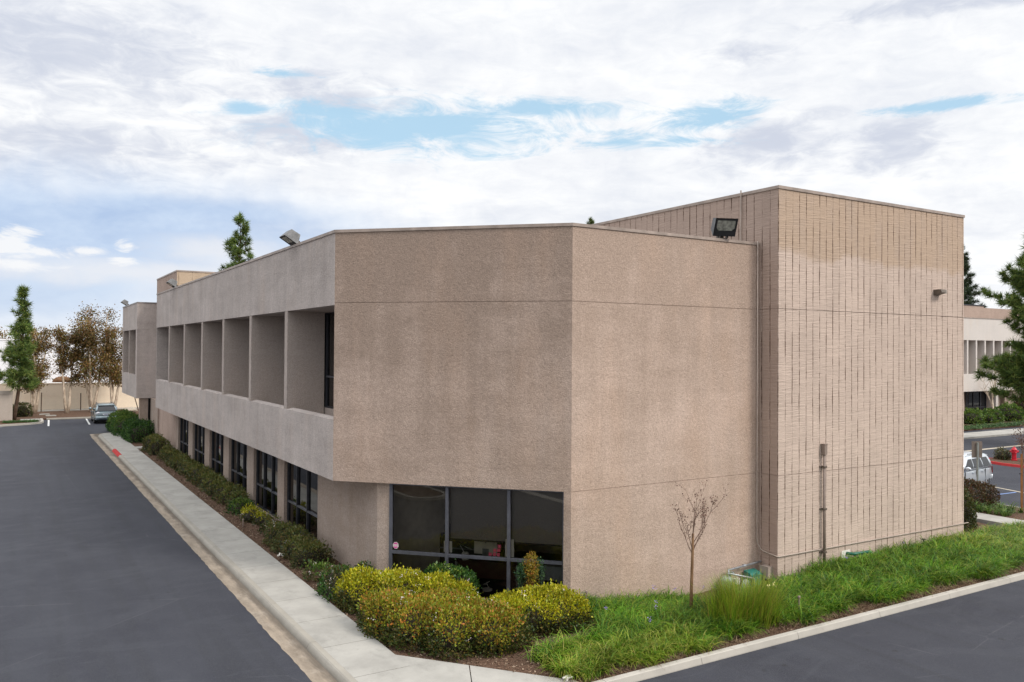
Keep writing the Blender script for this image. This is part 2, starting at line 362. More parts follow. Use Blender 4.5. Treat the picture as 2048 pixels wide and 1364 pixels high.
M['car_glass'] = plain('car_window', (.010,.012,.015), .06, 0, .1, 2, .5)
M['chrome'] = plain('alloy', (.55,.56,.57), .25, .85, .06)
M['tail_red'] = plain('red_lens', (.42,.012,.015), .15)
M['tail_clear'] = plain('clear_lens', (.50,.50,.52), .12, .3)
M['plate'] = plain('number_plate', (.72,.73,.75), .5, 0, .03)
M['plate_blue'] = plain('plate_print', (.16,.2,.34), .5)

# ------------------------------------------------------------------ camera, light, sky
cam = bpy.data.cameras.new('camera'); co_ = bpy.data.objects.new('camera', cam); COL.objects.link(co_); scene.camera = co_
F_PX, YAW, PITCH, ROLL = 1642.5, R(31.46), R(-.727), R(.400)
fw = Vector((math.sin(YAW)*math.cos(PITCH), math.cos(YAW)*math.cos(PITCH), -math.sin(PITCH)))
r0 = Vector((math.cos(YAW), -math.sin(YAW), 0)); u0 = r0.cross(fw)
rr_ = r0*math.cos(ROLL) + u0*math.sin(ROLL); uu_ = -r0*math.sin(ROLL) + u0*math.cos(ROLL)
mw = Matrix.Identity(4)
for i in range(3): mw[i][0] = rr_[i]; mw[i][1] = uu_[i]; mw[i][2] = -fw[i]
mw[2][3] = 6.4
co_.matrix_world = mw
cam.sensor_width = 36; cam.lens = F_PX*36/2048; cam.shift_y = -2.9/2048; cam.clip_start = .1; cam.clip_end = 5000
def pxdir(x, y): return (fw + rr_*((x-1024)/F_PX) - uu_*((y-679)/F_PX)).normalized()   # used only to aim the clouds

SUN = Vector((.42,-.78,.78)).normalized()
sl = bpy.data.lights.new('sun', 'SUN'); so = bpy.data.objects.new('sun', sl); COL.objects.link(so)
sl.energy = 1.9; sl.angle = R(14); sl.color = (1,.93,.84); so.rotation_euler = SUN.to_track_quat('Z','Y').to_euler(); so.location = (0,-20,40)

w = bpy.data.worlds.new('World'); scene.world = w; w.use_nodes = True; wt = w.node_tree
class WN(NT):
    def __init__(s): s.t = wt; s.n = wt.nodes; s.l = wt.links
W = WN(); bg = wt.nodes['Background']; bg.inputs[1].default_value = .1
sky = W.node('ShaderNodeTexSky', sky_type='NISHITA', sun_disc=False, sun_elevation=math.asin(SUN.z), sun_rotation=math.atan2(SUN.x, SUN.y))
d = W.node('ShaderNodeVectorMath', operation='NORMALIZE'); W.l.new(W.node('ShaderNodeTexCoord').outputs['Generated'], d.inputs[0]); d = d.outputs[0]
sx = W.node('ShaderNodeSeparateXYZ'); W.l.new(d, sx.inputs[0]); dz = sx.outputs[2]
den = W.math('ADD', W.math('MAXIMUM', dz, 0.0), .10)
pl = W.node('ShaderNodeCombineXYZ', i_0=W.math('DIVIDE', sx.outputs[0], den), i_1=W.math('DIVIDE', sx.outputs[1], den)).outputs[0]
rot = W.node('ShaderNodeMapping', i_Rotation=(0,0,R(31)), i_Scale=(1,1,1)); W.l.new(pl, rot.inputs[0]); pl = rot.outputs[0]
nA = W.noise(W.scale(pl,(.8,1.0,1)), 1.1, 7, .58, .4); nB = W.noise(d, 7, 6, .6, .3); nD = W.noise(W.scale(d,(1,1,3.0)), 11, 9, .70, 1.0); nC = W.noise(W.scale(d,(1,1,2.2)), 16, 5, .6, .2)
def ell(px, py, ax, ay, n=nB, k=1.3, lo=.55, hi=1.15, tilt=0):
    """soft ragged patch of sky centred on a direction, ax x ay radians"""
    c = pxdir(px, py); r = Vector((c.y,-c.x,0)).normalized(); u = r.cross(c)
    if tilt: r, u = r*math.cos(tilt)+u*math.sin(tilt), -r*math.sin(tilt)+u*math.cos(tilt)
    def dot(v, a):
        q = W.node('ShaderNodeVectorMath', operation='DOT_PRODUCT', i_1=tuple(v/a)); W.l.new(d, q.inputs[0]); return q.outputs['Value']
    a = dot(r, ax/F_PX); b = dot(u, ay/F_PX)
    rad = W.math('SQRT', W.math('ADD', W.math('MULTIPLY', a, a), W.math('MULTIPLY', b, b)))
    f = W.math('ADD', rad, W.math('MULTIPLY', W.math('SUBTRACT', n, .5), k*2))
    front = W.math('GREATER_THAN', dot(c, 1.0), .3)
    return W.math('MULTIPLY', W.node('ShaderNodeMapRange', interpolation_type='SMOOTHSTEP', i_0=f, i_1=lo, i_2=hi, i_3=1.0, i_4=0.0).outputs[0], front)
def many(lst):
    r = None
    for e in lst: r = e if r is None else W.math('MAXIMUM', r, e)
    return r
# cloud body: bright white with faint lavender shading
nE = W.noise(W.scale(d,(1,1,2.8)), 20, 7, .62, .5)
shade = W.math('ADD', W.math('MULTIPLY', W.ramp(nA,.36,.66), .5), W.math('ADD', W.math('MULTIPLY', W.ramp(nB,.35,.68), .35), W.math('MULTIPLY', W.ramp(nE,.36,.66), .25)))
cl = W.mix(W.ramp(shade,.05,.72), (6.2,6.5,7.15), (8.25,8.32,8.4))
grey = many([ell(570,265,130,50,nE,1.5,-.05,1.5), ell(1530,285,120,50,nE,1.5,-.05,1.45), ell(1790,300,75,45,nE,1.5,-.05,1.45), ell(650,190,130,35,nE,1.5,-.05,1.45),
             ell(150,300,230,50,nE,1.5,-.05,1.5), ell(120,100,260,80,nE,1.5,-.1,1.6), ell(1500,110,70,20,nE,1.4,-.05,1.4), ell(1900,5,220,20,nE,1.4,-.05,1.4)])
cl = W.mix(W.math('MULTIPLY', grey, .75), cl, (4.7,5.1,6.1))
# gaps of blue
nis = W.node('ShaderNodeVectorMath', operation='SCALE'); W.l.new(sky.outputs[0], nis.inputs[0]); nis.inputs['Scale'].default_value = 1.0
blue = W.mix(.72, nis.outputs[0], (4.3,6.55,8.15))
holes = many([ell(860,258,240,44,nD,2.14,0.30,1.55), ell(1060,218,150,18,nD,2.38,0.20,1.70), ell(700,225,90,18,nD,2.61,0.10,1.70), ell(1430,240,70,26,nD,3.09,0.00,1.50), ell(1250,285,70,14,nD,2.85,0.00,1.60),
              ell(1900,208,85,8,nD,2.85,0.10,1.60), ell(570,146,55,9,nD,3.09,0.00,1.50), ell(490,215,35,12,nD,3.09,0.00,1.50), ell(1330,285,120,10,nD,3.09,-0.10,1.50)])
col = W.mix(W.math('MULTIPLY', holes, .95), cl, blue)
# low blue-grey bank to the left, over the distant roofs
bank = many([ell(120,450,640,105,nB,.6,.25,1.4), ell(60,560,330,75,nB,.8,.2,1.4), ell(330,420,420,45,nB,.6,.2,1.4)])
bankc = W.mix(W.ramp(nC,.3,.7), (3.6,4.75,6.7), (4.9,5.95,7.5))
col = W.mix(W.math('MULTIPLY', bank, .95), col, bankc)
low = ell(300,610,560,70,nB,.7,.2,1.4)
col = W.mix(W.math('MULTIPLY', low, .42), col, (6.0,6.7,7.6))
band = many([ell(250,545,330,28,nC,1.2,.1,1.4), ell(420,500,120,30,nC,1.1,.1,1.4)])
col = W.mix(W.math('MULTIPLY', band, .75), col, (7.1,7.2,7.5))
puff = many([ell(258,492,30,12,nE,1.6,.35,.9), ell(24,482,46,26,nE,1.5,.45,1.0), ell(245,521,30,10,nE,1.8,.25,1.0), ell(70,505,90,14,nE,1.9,.2,1.1), ell(165,502,40,9,nE,1.9,.1,1.1), ell(60,530,110,12,nE,1.8,.0,1.1)])
col = W.mix(W.math('MULTIPLY', puff, .9), col, (7.8,7.85,7.95))
# overcast skies are brighter towards the zenith
zen = W.ramp(dz, .42, .85, 1.0, 2.3)
sc_ = W.node('ShaderNodeVectorMath', operation='SCALE'); W.l.new(col, sc_.inputs[0]); W.l.new(zen, sc_.inputs['Scale'])
W.l.new(sc_.outputs[0], bg.inputs[0])
scene.view_settings.view_transform = 'Standard'; scene.view_settings.look = 'None'; scene.view_settings.exposure = 0.30; scene.view_settings.gamma = 1.0
scene.render.engine = 'CYCLES'; scene.cycles.max_bounces = 8; scene.cycles.transparent_max_bounces = 16; scene.cycles.use_denoising = True

# ------------------------------------------------------------------ ground
ZR = -.13
g = MB(); g.add([(-1500,-600,-.5),(1800,-600,-.5),(1800,2500,-.5),(-1500,2500,-.5)], [(0,1,2,3)]); struct('ground', g, M['dirt'], 'bare earth reaching the horizon', 'ground')
g = MB()
for a0, a1, b0, b1 in ((-70,150,-40,12.6),(-70,5.72,12.6,60),(31.85,150,12.6,60),(-70,150,60,100)): g.add([(a0,b0,ZR),(a1,b0,ZR),(a1,b1,ZR),(a0,b1,ZR)], [(0,1,2,3)])
struct('asphalt', g, M['asphalt'], 'dark worn asphalt of the driveway and parking lot', 'asphalt')

def smooth(t): t = np.clip(t, 0, 1); return t*t*(3-2*t)
def bed_z(x, y):
    x = np.asarray(x, float); y = np.asarray(y, float)
    dip = -.38*smooth((y-14.2)/2.4)*smooth((x-11.5)/3.5)*(1-.75*smooth((x-19.0)/2.0))
    return -.034 + dip + .018*np.sin(x*5.1+y*2.3) + .014*np.sin(x*2.2-y*6.7)
def grid_sheet(name, x0, x1, y0, y1, st, mat, label, cat, zf=bed_z, keep=None):
    xs = np.arange(x0, x1+st*.5, st); ys = np.arange(y0, y1+st*.5, st)
    X, Y = np.meshgrid(xs, ys); Z = zf(X, Y); n = len(xs)
    V = np.stack([X,Y,Z], -1).reshape(-1,3)
    i, j = np.meshgrid(np.arange(n-1), np.arange(len(ys)-1)); a = (j*n+i).ravel()
    F = np.stack([a,a+1,a+n+1,a+n],1)
    if keep is not None:
        c = V[F].mean(1); F = F[keep(c[:,0], c[:,1])]
    return struct(name, fast_mesh(name, V, F), mat, label, cat)
def under_walk(x, y): return (x > 6.7) & ((y-12.95) > -(x-9.5)*1.22 - .45) & (y > 12.65)
def inner_walk(x, y):   # inside the planting bed, clear of the pavement corner
    return (x > 6.98 - .02*np.sin(y)) & ((y-12.95) > -(x-9.5)*1.22) & (y > 12.74)
grid_sheet('planting_bed', 6.5, 31.9, 12.5, 62.5, .2, M['mulch'], 'bark mulch bed wrapped around the office building', 'planting bed',
           keep=lambda x, y: under_walk(x,y) & (((x < 9.2) & (y < 56.8)) | ((x < 9.2) & (y > 58.0)) | ((y < 18.0))))
struct('planting_bed', MB().box(33.3,35.9,8,28,ZR,-.02), M['mulch'], 'bark mulch strip between footpath and parking lot', 'planting bed')
struct('planting_bed', MB().box(-30,40,84.4,95.2,ZR,.02), M['mulch'], 'bark mulch strip in front of the beige wall', 'planting bed')
struct('planting_bed', MB().prism([(49.6,12),(52.8,12),(52.8,26.3),(51.2,27.6),(49.9,27.0),(49.6,26)], ZR,.0), M['mulch'], 'mulch island holding the red hydrant', 'planting bed')
struct('planting_bed', MB().box(55,130,38.9,47.5,ZR,.0), M['mulch'], 'mulch bed before the second building', 'planting bed')
# pavement panels with open joints
ws = MB(); y = 15.30
while y < 66.0:
    ws.box(5.80, 6.98, y, min(y+1.832,66.6), -.2, 0.0); y += 1.852
ws.prism([(5.80,66.63),(6.98,66.63),(6.98,67.9),(6.6,68.2),(6.1,67.9),(5.85,67.3)], -.2, 0)
ws.prism([(5.80,15.28),(5.80,14.9),(6.0,14.1),(6.5,13.4),(7.2,12.95),(8.03,14.72),(6.98,16.0),(6.98,15.28)], -.2, 0)
ws.prism([(7.215,12.945),(8.15,12.75),(9.45,12.75),(9.45,12.98),(8.045,14.70)], -.2, 0)
struct('pavement', ws, M['walk'], 'pale concrete footpath along the long side of the building', 'pavement')
struct('pavement', MB().box(6.98,8.5,56.9,57.9,-.15,.004), M['walk'], 'short concrete slab crossing the bed to the wall', 'pavement')
def strip(path, prof, closed=False):
    """sweep a (offset to the left, z) profile along a ground path"""
    m = MB(); n = len(path); rings = []
    for i, p in enumerate(path):
        a = Vector(path[max(i-1,0)]); b = Vector(path[min(i+1,n-1)]); t = (b-a).normalized(); nl = Vector((-t.y, t.x))
        rings.append([(p[0]+nl.x*o, p[1]+nl.y*o, z) for o, z in prof])
    m.loft(rings); return m
def arc(cx, cy, r, a0, a1, n=10): return [(cx+r*math.cos(R(a0+(a1-a0)*i/n)), cy+r*math.sin(R(a0+(a1-a0)*i/n))) for i in range(n+1)]
KP = [(0,-.2),(0,0.004),(.12,0.004),(.15,-.02),(.23,ZR),(.23,-.2)]
k = MB()
cuts = [15.0]+[17.6+3.1*i for i in range(12)]+[53.8]
for a, b in zip(cuts[:-1], cuts[1:]):
    m = strip([(5.795,a+.006),(5.795,b-.006)], KP); k.add(m.v, m.f)
m = strip([(5.795,57.2),(5.795,66.4)]+[(5.80,66.9),(5.86,67.3),(6.1,67.9),(6.6,68.2),(7.4,68.3),(9.0,68.3)], KP); k.add(m.v, m.f)
m = strip(arc(8.15,15.0,2.355,270,180)[0:], KP); k.add(m.v, m.f)
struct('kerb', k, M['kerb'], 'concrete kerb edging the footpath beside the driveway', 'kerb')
struct('kerb', strip([(5.795,53.806),(5.795,57.194)], KP), M['red_paint'], 'red painted stretch of kerb near the far end of the footpath', 'kerb')
gp = [(.23,-.2),(.23,ZR+.012),(.62,ZR+.006),(.63,-.2)]
m = strip([(5.795,15.0),(5.795,67.0)], gp)
m2 = MB().add([(5.16,66.9,ZR+.006),(5.56,66.9,ZR+.006),(5.9,68.6,ZR+.006),(7.6,69.2,ZR+.006),(7.6,69.6,ZR+.006),(5.2,69.0,ZR+.006)], [(0,1,2,5),(2,3,4,5)]); m.add(m2.v, m2.f)
# worn outer lip of the gutter: ragged asphalt edge
xs = []; yy = 15.0
lip = MB(); vs = []
while yy < 67: vs.append((5.175-.02-.035*random.random(), yy)); yy += .22
for i in range(len(vs)-1):
    lip.add([(vs[i][0],vs[i][1],ZR+.005),(5.20,vs[i][1],ZR+.005),(5.20,vs[i+1][1],ZR+.005),(vs[i+1][0],vs[i+1][1],ZR+.005)], [(0,1,2,3)])
m.add(lip.v, lip.f)
struct('gutter', m, M['gutter'], 'stained concrete gutter between kerb and driveway', 'gutter')
k = MB(); xs = [8.15,9.9,12.4,15.4,18.4,21.4,24.4,27.4,30.4,33.0]
for a, b in zip(xs[:-1], xs[1:]):
    m = strip([(a+.006,12.75),(b-.006,12.75)], [(-.17,-.2),(-.17,-.11),(-.14,.0),(-.12,.012),(0,.012),(0,-.2)]); k.add(m.v, m.f)
struct('kerb', k, M['kerb_light'], 'pale low kerb between the grass bed and the right hand asphalt', 'kerb')
# right-hand side: path, lot kerb, far road
struct('pavement', MB().box(32.05,33.28,8,30,-.2,.0), M['walk'], 'concrete footpath crossing beyond the grass bed', 'pavement')
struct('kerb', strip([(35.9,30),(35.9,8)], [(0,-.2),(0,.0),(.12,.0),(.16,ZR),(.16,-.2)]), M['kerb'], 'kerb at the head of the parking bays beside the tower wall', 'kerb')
def flat(pts, z=ZR+.006): return MB().add([(p[0],p[1],z) for p in pts], [tuple(range(len(pts)))])
struct('road_marking', flat([(41.06,22.1),(41.25,22.1),(40.6,19.9),(40.42,19.9)]), M['cream_paint'], 'cream parking line beside the silver car', 'road marking')
struct('road_marking', flat([(38.9,20.78),(40.47,20.67),(40.46,20.58),(38.9,20.68)]), M['blue_paint'], 'blue accessible bay line', 'road marking')
struct('road_marking', flat([(54.2,31.1),(62.5,31.1),(75,31.1),(75,30.75),(62.5,30.75),(54.2,30.75)]), M['cream_paint'], 'cream concrete swale line crossing the far lot', 'road marking')
struct('pavement', MB().box(50,130,35.2,37.3,-.2,.0), M['walk'], 'pale footpath in front of the second building', 'pavement')
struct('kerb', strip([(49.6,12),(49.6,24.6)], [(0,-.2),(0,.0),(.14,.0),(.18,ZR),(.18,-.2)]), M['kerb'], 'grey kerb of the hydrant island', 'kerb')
struct('kerb', strip([(49.6,24.612),(49.6,26.0),(49.9,27.0),(51.2,27.6),(52.8,26.3)], [(0,-.2),(0,.004),(.14,.004),(.18,ZR),(.18,-.2)]), M['red_paint'], 'red painted kerb of the hydrant island', 'kerb')
# far end of the drive
k = strip([(40,84.4),(2.9,84.4)], [(0,-.2),(0,.02),(.15,.02),(.18,ZR),(.18,-.2)])
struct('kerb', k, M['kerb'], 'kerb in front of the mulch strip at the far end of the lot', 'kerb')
isl = [(2.6,84.4),(2.6,81.2),(2.35,80.3),(1.6,79.6),(.4,79.1),(-3,78.0),(-20,73.0)]
struct('kerb', strip(isl, [(-.0,-.2),(-.0,.02),(-.2,.02),(-.24,ZR+.0),(-.24,-.2)]), M['kerb_light'], 'pale rounded kerb of the corner island under the leaning pine', 'kerb')
struct('planting_bed', MB().prism([(2.38,84.2),(2.38,81.3),(2.15,80.5),(1.5,79.85),(.3,79.35),(-3,78.3),(-20,73.3),(-20,84.2)], ZR,.0), M['mulch'], 'mulch island under the leaning pine', 'planting bed')
struct('pavement', MB().prism([(.9,84.3),(.9,81.9),(2.36,81.4),(2.36,84.3)], ZR,.012), M['walk'], 'small concrete pad beside the pine island', 'pavement')
struct('pavement', flat([(-8,74.5),(-2.2,76.6),(-.3,78.2),(-2.5,77.6),(-8,75.9)], ZR+.008), M['walk'], 'pale concrete apron at the left edge of the lot', 'pavement')
for x0, x1, lab in ((2.82,3.06,'left of two'),(5.84,6.04,'nearer the car of two')):
    struct('road_marking', flat([(x0-.06,77.6),(x0+.07,77.6),(x1+.07,84.0),(x1-.06,84.0)]), M['white_paint'], 'white bay line, %s at the far end of the drive' % lab, 'road marking')
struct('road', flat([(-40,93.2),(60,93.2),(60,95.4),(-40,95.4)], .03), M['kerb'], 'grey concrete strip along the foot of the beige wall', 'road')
# island on the other side of the driveway, seen mirrored in the corner window
def ellipse(cx, cy, a, b, rot, n=28): return [(cx+a*math.cos(2*math.pi*i/n)*math.cos(rot)-b*math.sin(2*math.pi*i/n)*math.sin(rot), cy+a*math.cos(2*math.pi*i/n)*math.sin(rot)+b*math.sin(2*math.pi*i/n)*math.cos(rot)) for i in range(n)]
struct('planting_bed', MB().prism([(-14,13.03),(-14,14.63)]+arc(-3.45,13.83,.80,90,-90,14), ZR, .0), M['mulch'], 'mulch island across the driveway', 'planting bed')
kk = MB(); o_ = [(-14,12.85),(-14,14.81)]+arc(-3.45,13.83,.98,90,-90,14); i_ = [(-14,13.03),(-14,14.63)]+arc(-3.45,13.83,.80,90,-90,14); n = len(o_)
kk.add([(p[0],p[1],.012) for p in o_]+[(p[0],p[1],.012) for p in i_]+[(p[0],p[1],-.2) for p in o_], [(j,(j+1)%n,n+(j+1)%n,n+j) for j in range(n)]+[(2*n+j,2*n+(j+1)%n,(j+1)%n,j) for j in range(n)])
struct('kerb', kk, M['kerb_light'], 'kerb ring of the island across the driveway', 'kerb')
struct('gutter', flat([(-12,8.9),(1.6,8.95),(1.6,9.4),(-12,9.4)], ZR+.008), M['kerb_light'], 'concrete drain strip across the driveway', 'gutter')

# ------------------------------------------------------------------ main office building
XF = 7.593; P1 = (7.593,21.75); P2 = (12.254,17.091); X3 = 19.123; YT = 16.38; X5 = 28.686; YE = 53.72
HT, HS, HB, HBT = 9.66, 7.663, 2.789, 11.27
S2 = math.sqrt(.5)
def ch(t, n, z): return (P1[0]+(t+n)*S2, P1[1]+(-t+n)*S2, z)          # along / into the chamfered corner wall
def chbox(m, t0, t1, n0, n1, z0, z1):
    p = [ch(t0,n0,0), ch(t1,n0,0), ch(t1,n1,0), ch(t0,n1,0)]; return m.prism([(q[0],q[1]) for q in p], z0, z1)
L = math.hypot(P2[0]-P1[0], P2[1]-P1[1])
B = thing('office_building', 'two storey brown stucco office building with chamfered corner and grooved plaster stair towers', 'office building', (12,24,0))
G_ = .008                                                                  # half a reveal joint
# chamfered corner wall (mitred ends so it meets the side and front walls)
t22 = .3*math.tan(R(22.5))
def chmitre(m, z0, z1, n0=0.0, n1=.3):
    a = [ch(n0*math.tan(R(22.5)),n0,0), ch(L-n0*math.tan(R(22.5)),n0,0), ch(L-n1*math.tan(R(22.5)),n1,0), ch(n1*math.tan(R(22.5)),n1,0)]
    m.prism([(p[0],p[1]) for p in a], z0, z1)
m = MB(); chmitre(m, HS+G_, HT-.06); chmitre(m, HB, HS-G_); chmitre(m, HS-G_, HS+G_, .014, .3)
chbox(m, 6.40, L-.002, .0, .30, -.6, HB-.002)
obj('corner_wall', m, M['stucco_chamfer'], B)
m = MB(); e1, e2 = .3*math.tan(R(22.5)), 0
for z0, z1, yi in ((-.6,HB-G_,0),(HB+G_,HS-G_,0),(HS+G_,HT-.06,0),(HB-G_,HB+G_,.014),(HS-G_,HS+G_,.014)):
    k_ = math.tan(R(22.5))
    m.prism([(P2[0]+yi*k_,P2[1]+yi),(X3-.004,P2[1]+yi),(X3-.004,P2[1]+.3),(P2[0]+.3*k_,P2[1]+.3)], z0, z1)
obj('front_wall', m, M['stucco_front'], B)
# long side: fascia, spandrel, recessed window wall
k_ = math.tan(R(22.5))
m = MB(); m.prism([(XF,P1[1]),(XF,YE),(XF+.3,YE),(XF+.3,P1[1]+.3*k_)], 7.60, HT-.06)
obj('fascia', m, M['stucco_side'], B)
m = MB(); m.prism([(XF,P1[1]),(XF,YE),(XF+.22,YE),(XF+.22,P1[1]+.22*k_)], HB, 4.45)
# bevelled sill on top of the spandrel
m.add([(XF,P1[1]+.0,4.452),(XF,YE,4.452),(XF+.22,YE,4.50),(XF+.22,P1[1]+.09,4.50)], [(0,1,2,3)])
m.prism([(XF+.222,21.82),(XF+.4,21.65),(8.98,21.2),(8.98,YE),(XF+.222,YE)], 4.0, 4.15)
obj('spandrel', m, M['stucco_side'], B)
m = MB(); m.box(XF+.302, 8.98, P1[1]+.13, YE, 7.602, 7.75)
obj('ceiling', m, M['stucco_fin'], B, label='ceiling of the recessed upper windows')
obj('end_wall', MB().box(XF+.006, 9.1, YE-.1, YE+.001, HB, HT-.07), M['stucco_side'], B); obj('end_wall', MB().box(XF+.301, 9.1, P1[1]+.0, P1[1]+.125, 4.15, 7.6), M['stucco_side'], B)
fins = [26.23, 30.83, 35.36, 39.78, 44.33, 48.96]
m = MB().box(XF+.008, 8.83, 0, .31, 4.16, 7.605)
f0 = None
for i, y in enumerate(fins):
    if f0 is None: f0 = obj('fin', m, M['stucco_fin'], B); mi = f0.matrix_parent_inverse.copy(); f = f0
    else: f = f0.copy(); COL.objects.link(f)
    f.location = (0, y, 0)
m = MB().box(8.86, 9.1, 21.4, YE-.1, 4.15, 4.47); m.box(8.86,9.1,21.4,YE-.1,7.58,7.75)
obj('sill_wall', m, M['stucco_fin'], B)
# first-floor windows, one to a bay
def window_x(name_parent, x, y0, y1, z0, z1, mull, trans, fr=.06, dep=.1, mat_f='frame', mat_g='glass_side'):
    m = MB(); h = dep/2
    m.box(x-h,x+h,y0,y0+fr,z0,z1); m.box(x-h,x+h,y1-fr,y1,z0,z1); m.box(x-h+.002,x+h,y0+fr,y1-fr,z0,z0+fr); m.box(x-h+.002,x+h,y0+fr,y1-fr,z1-fr,z1)
    for yy in mull: m.box(x-h-.006,x+h,yy-fr/2,yy+fr/2,z0+fr,z1-fr)
    f = obj('window', m, M[mat_f], name_parent)
    for zz in trans:
        tm = MB(); e = sorted([y0+fr]+list(mull)+[y1-fr])
        for a, b in zip(e[:-1], e[1:]): tm.box(x-h+.004,x+h,a+(fr/2 if a in mull else 0),b-(fr/2 if b in mull else 0),zz-fr/2,zz+fr/2)
        obj('transom', tm, M['frame_light'], f)
    obj('pane', MB().add([(x,y0,z0),(x,y1,z0),(x,y1,z1),(x,y0,z1)],[(3,2,1,0)]), M[mat_g], f)
    return f
ys = [21.6]+[y for f_ in fins for y in (f_, f_+.31)]+[YE-.12]
for i in range(0, len(ys), 2): window_x(B, 8.92, ys[i]+.01, ys[i+1]-.01, 4.47, 7.6, [ys[i]+(ys[i+1]-ys[i])*q for q in (.333,.667)], [5.49])
# ground floor: recessed wall, piers and six three-light windows
gw = [(26.02,29.48),(30.33,33.81),(34.88,38.2),(39.29,42.4),(43.57,46.79),(47.99,51.17)]
XW = 8.58
piers = [(gw[i][1], gw[i+1][0]) for i in range(5)] + [(51.17,51.9)]
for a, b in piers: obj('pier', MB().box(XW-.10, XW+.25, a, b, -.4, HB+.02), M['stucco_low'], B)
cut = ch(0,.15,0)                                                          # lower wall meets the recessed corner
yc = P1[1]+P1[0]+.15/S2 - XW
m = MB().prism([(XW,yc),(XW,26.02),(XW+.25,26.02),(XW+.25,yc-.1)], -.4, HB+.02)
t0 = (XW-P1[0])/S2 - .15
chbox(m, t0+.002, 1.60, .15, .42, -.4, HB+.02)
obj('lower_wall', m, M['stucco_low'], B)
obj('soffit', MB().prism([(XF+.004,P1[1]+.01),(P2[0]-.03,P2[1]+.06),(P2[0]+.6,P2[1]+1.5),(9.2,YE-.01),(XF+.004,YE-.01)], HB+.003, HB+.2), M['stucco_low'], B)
for a, b in gw: window_x(B, XW+.07, a, b, .05, HB+.01, [a+(b-a)*q for q in (.333,.667)], [.93], .055, .12)
obj('plinth', MB().box(XW-.03, XW+.2, 26.03, 51.15, -.4, .045), M['stucco_low'], B)
# corner window
m = MB(); wt0, wt1, n0, n1 = 1.60, 6.40, .13, .22
zb, zt = -.25, HB
chbox(m, wt0, wt0+.09, n0, n1, zb, zt); chbox(m, wt1-.05, wt1, n0, n1, zb, zt); chbox(m, wt0+.09, wt1-.05, n0+.004, n1, zb, zb+.12); chbox(m, wt0+.09, wt1-.05, n0+.004, n1, zt-.05, zt)
for tt in (3.24, 4.93): chbox(m, tt-.04, tt+.04, n0-.03, n1, zb+.12, zt-.05)
cw = obj('window', m, M['frame_light'], B)
m = MB(); e = [wt0+.09, 3.20, 3.28, 4.89, 4.97, wt1-.05]
for a, b in ((e[0],e[1]),(e[2],e[3]),(e[4],e[5])): chbox(m, a, b, n0-.01, n1, .89, .97)
obj('transom', m, M['frame_light'], cw)
obj('pane', MB().add([ch(wt0,.175,zb),ch(wt1,.175,zb),ch(wt1,.175,zt),ch(wt0,.175,zt)], [(0,1,2,3)]), M['glass'], cw)
# copings
def coping(path, z, prof=None, mat='coping'):
    m = strip(path, prof or [(.03,z-.09),(.03,z),(-.33,z),(-.33,z-.09)]); return m
c = MB()
pth = [(XF,YE+.02),(XF,P1[1]),P2,(X3-.03,P2[1])]
def offset_path(p, d):
    out = []
    for i in range(len(p)):
        a = Vector(p[max(i-1,0)]); b = Vector(p[i]); q = Vector(p[min(i+1,len(p)-1)])
        n1_ = (b-a).normalized() if i > 0 else (q-b).normalized(); n2_ = (q-b).normalized() if i < len(p)-1 else n1_
        n1_ = Vector((n1_.y,-n1_.x)); n2_ = Vector((n2_.y,-n2_.x)); bis = (n1_+n2_).normalized()
        out.append(tuple(b + bis*(d/bis.dot(n1_))))
    return out
def mitred(path, prof):
    m = MB(); rows = [offset_path(path, o) for o, z in prof]
    m.loft([[(rows[k][i][0], rows[k][i][1], prof[k][1]) for k in range(len(prof))] for i in range(len(path))]); return m
obj('coping', mitred(pth, [(.028,HT-.075),(.028,HT+.005),(-.33,HT+.005),(-.33,HT-.075)]), M['coping'], B)
obj('roof', MB().prism([(XF+.3,YE-.2),(XF+.3,P1[1]+.2),(P2[0]+.1,P2[1]+.35),(X3,P2[1]+.3),(X3,27),(30,40),(30,YE-.2)], 9.2, 9.3), M['roof'], B)
obj('rear_wall', MB().box(29.6,30,36,63,-.3,9.6), M['stucco_side'], B)
# near stair tower
def tower(x0, x1, y0, y1, zt, mf, ms, seams=(HB,HS)):
    tf, ts = MB(), MB(); zs = [-.6]+[q for s_ in seams for q in (s_-G_, s_+G_)]+[zt-.09]
    for i in range(0, len(zs), 2):
        z0, z1 = zs[i], zs[i+1]
        tf.add([(x0,y0,z0),(x1,y0,z0),(x1,y0,z1),(x0,y0,z1)], [(0,1,2,3)]); tf.add([(x1,y0,z0),(x1,y1,z0),(x1,y1,z1),(x1,y0,z1)], [(0,1,2,3)])
        ts.add([(x0,y1,z0),(x0,y0,z0),(x0,y0,z1),(x0,y1,z1)], [(0,1,2,3)]); ts.add([(x1,y1,z0),(x0,y1,z0),(x0,y1,z1),(x1,y1,z1)], [(0,1,2,3)])
        for zz in (z0, z1):
            ts.add([(x0,y0,zz),(x1,y0,zz),(x1,y0+.04,zz),(x0,y0+.04,zz)], [(0,1,2,3)]); ts.add([(x0,y0+.04,zz),(x0+.04,y0+.04,zz),(x0+.04,y1,zz),(x0,y1,zz)], [(0,1,2,3)])
    ts.box(x0+.016,x1-.016,y0+.016,y1-.016,-.6,zt-.10)
    obj('tower_front', tf, mf, B); obj('tower_side', ts, ms, B)
    obj('coping', mitred([(x0,y1),(x0,y0),(x1,y0),(x1,y1)], [(.03,zt-.09),(.03,zt),(-.3,zt),(-.3,zt-.09)]), M['coping'], B)
    obj('roof', MB().box(x0+.2,x1-.2,y0+.2,y1-.2,zt-.099,zt-.04), M['roof'], B)
tower(X3, X5, YT, 36.0, HBT, M['groove_x'], M['groove_y'])
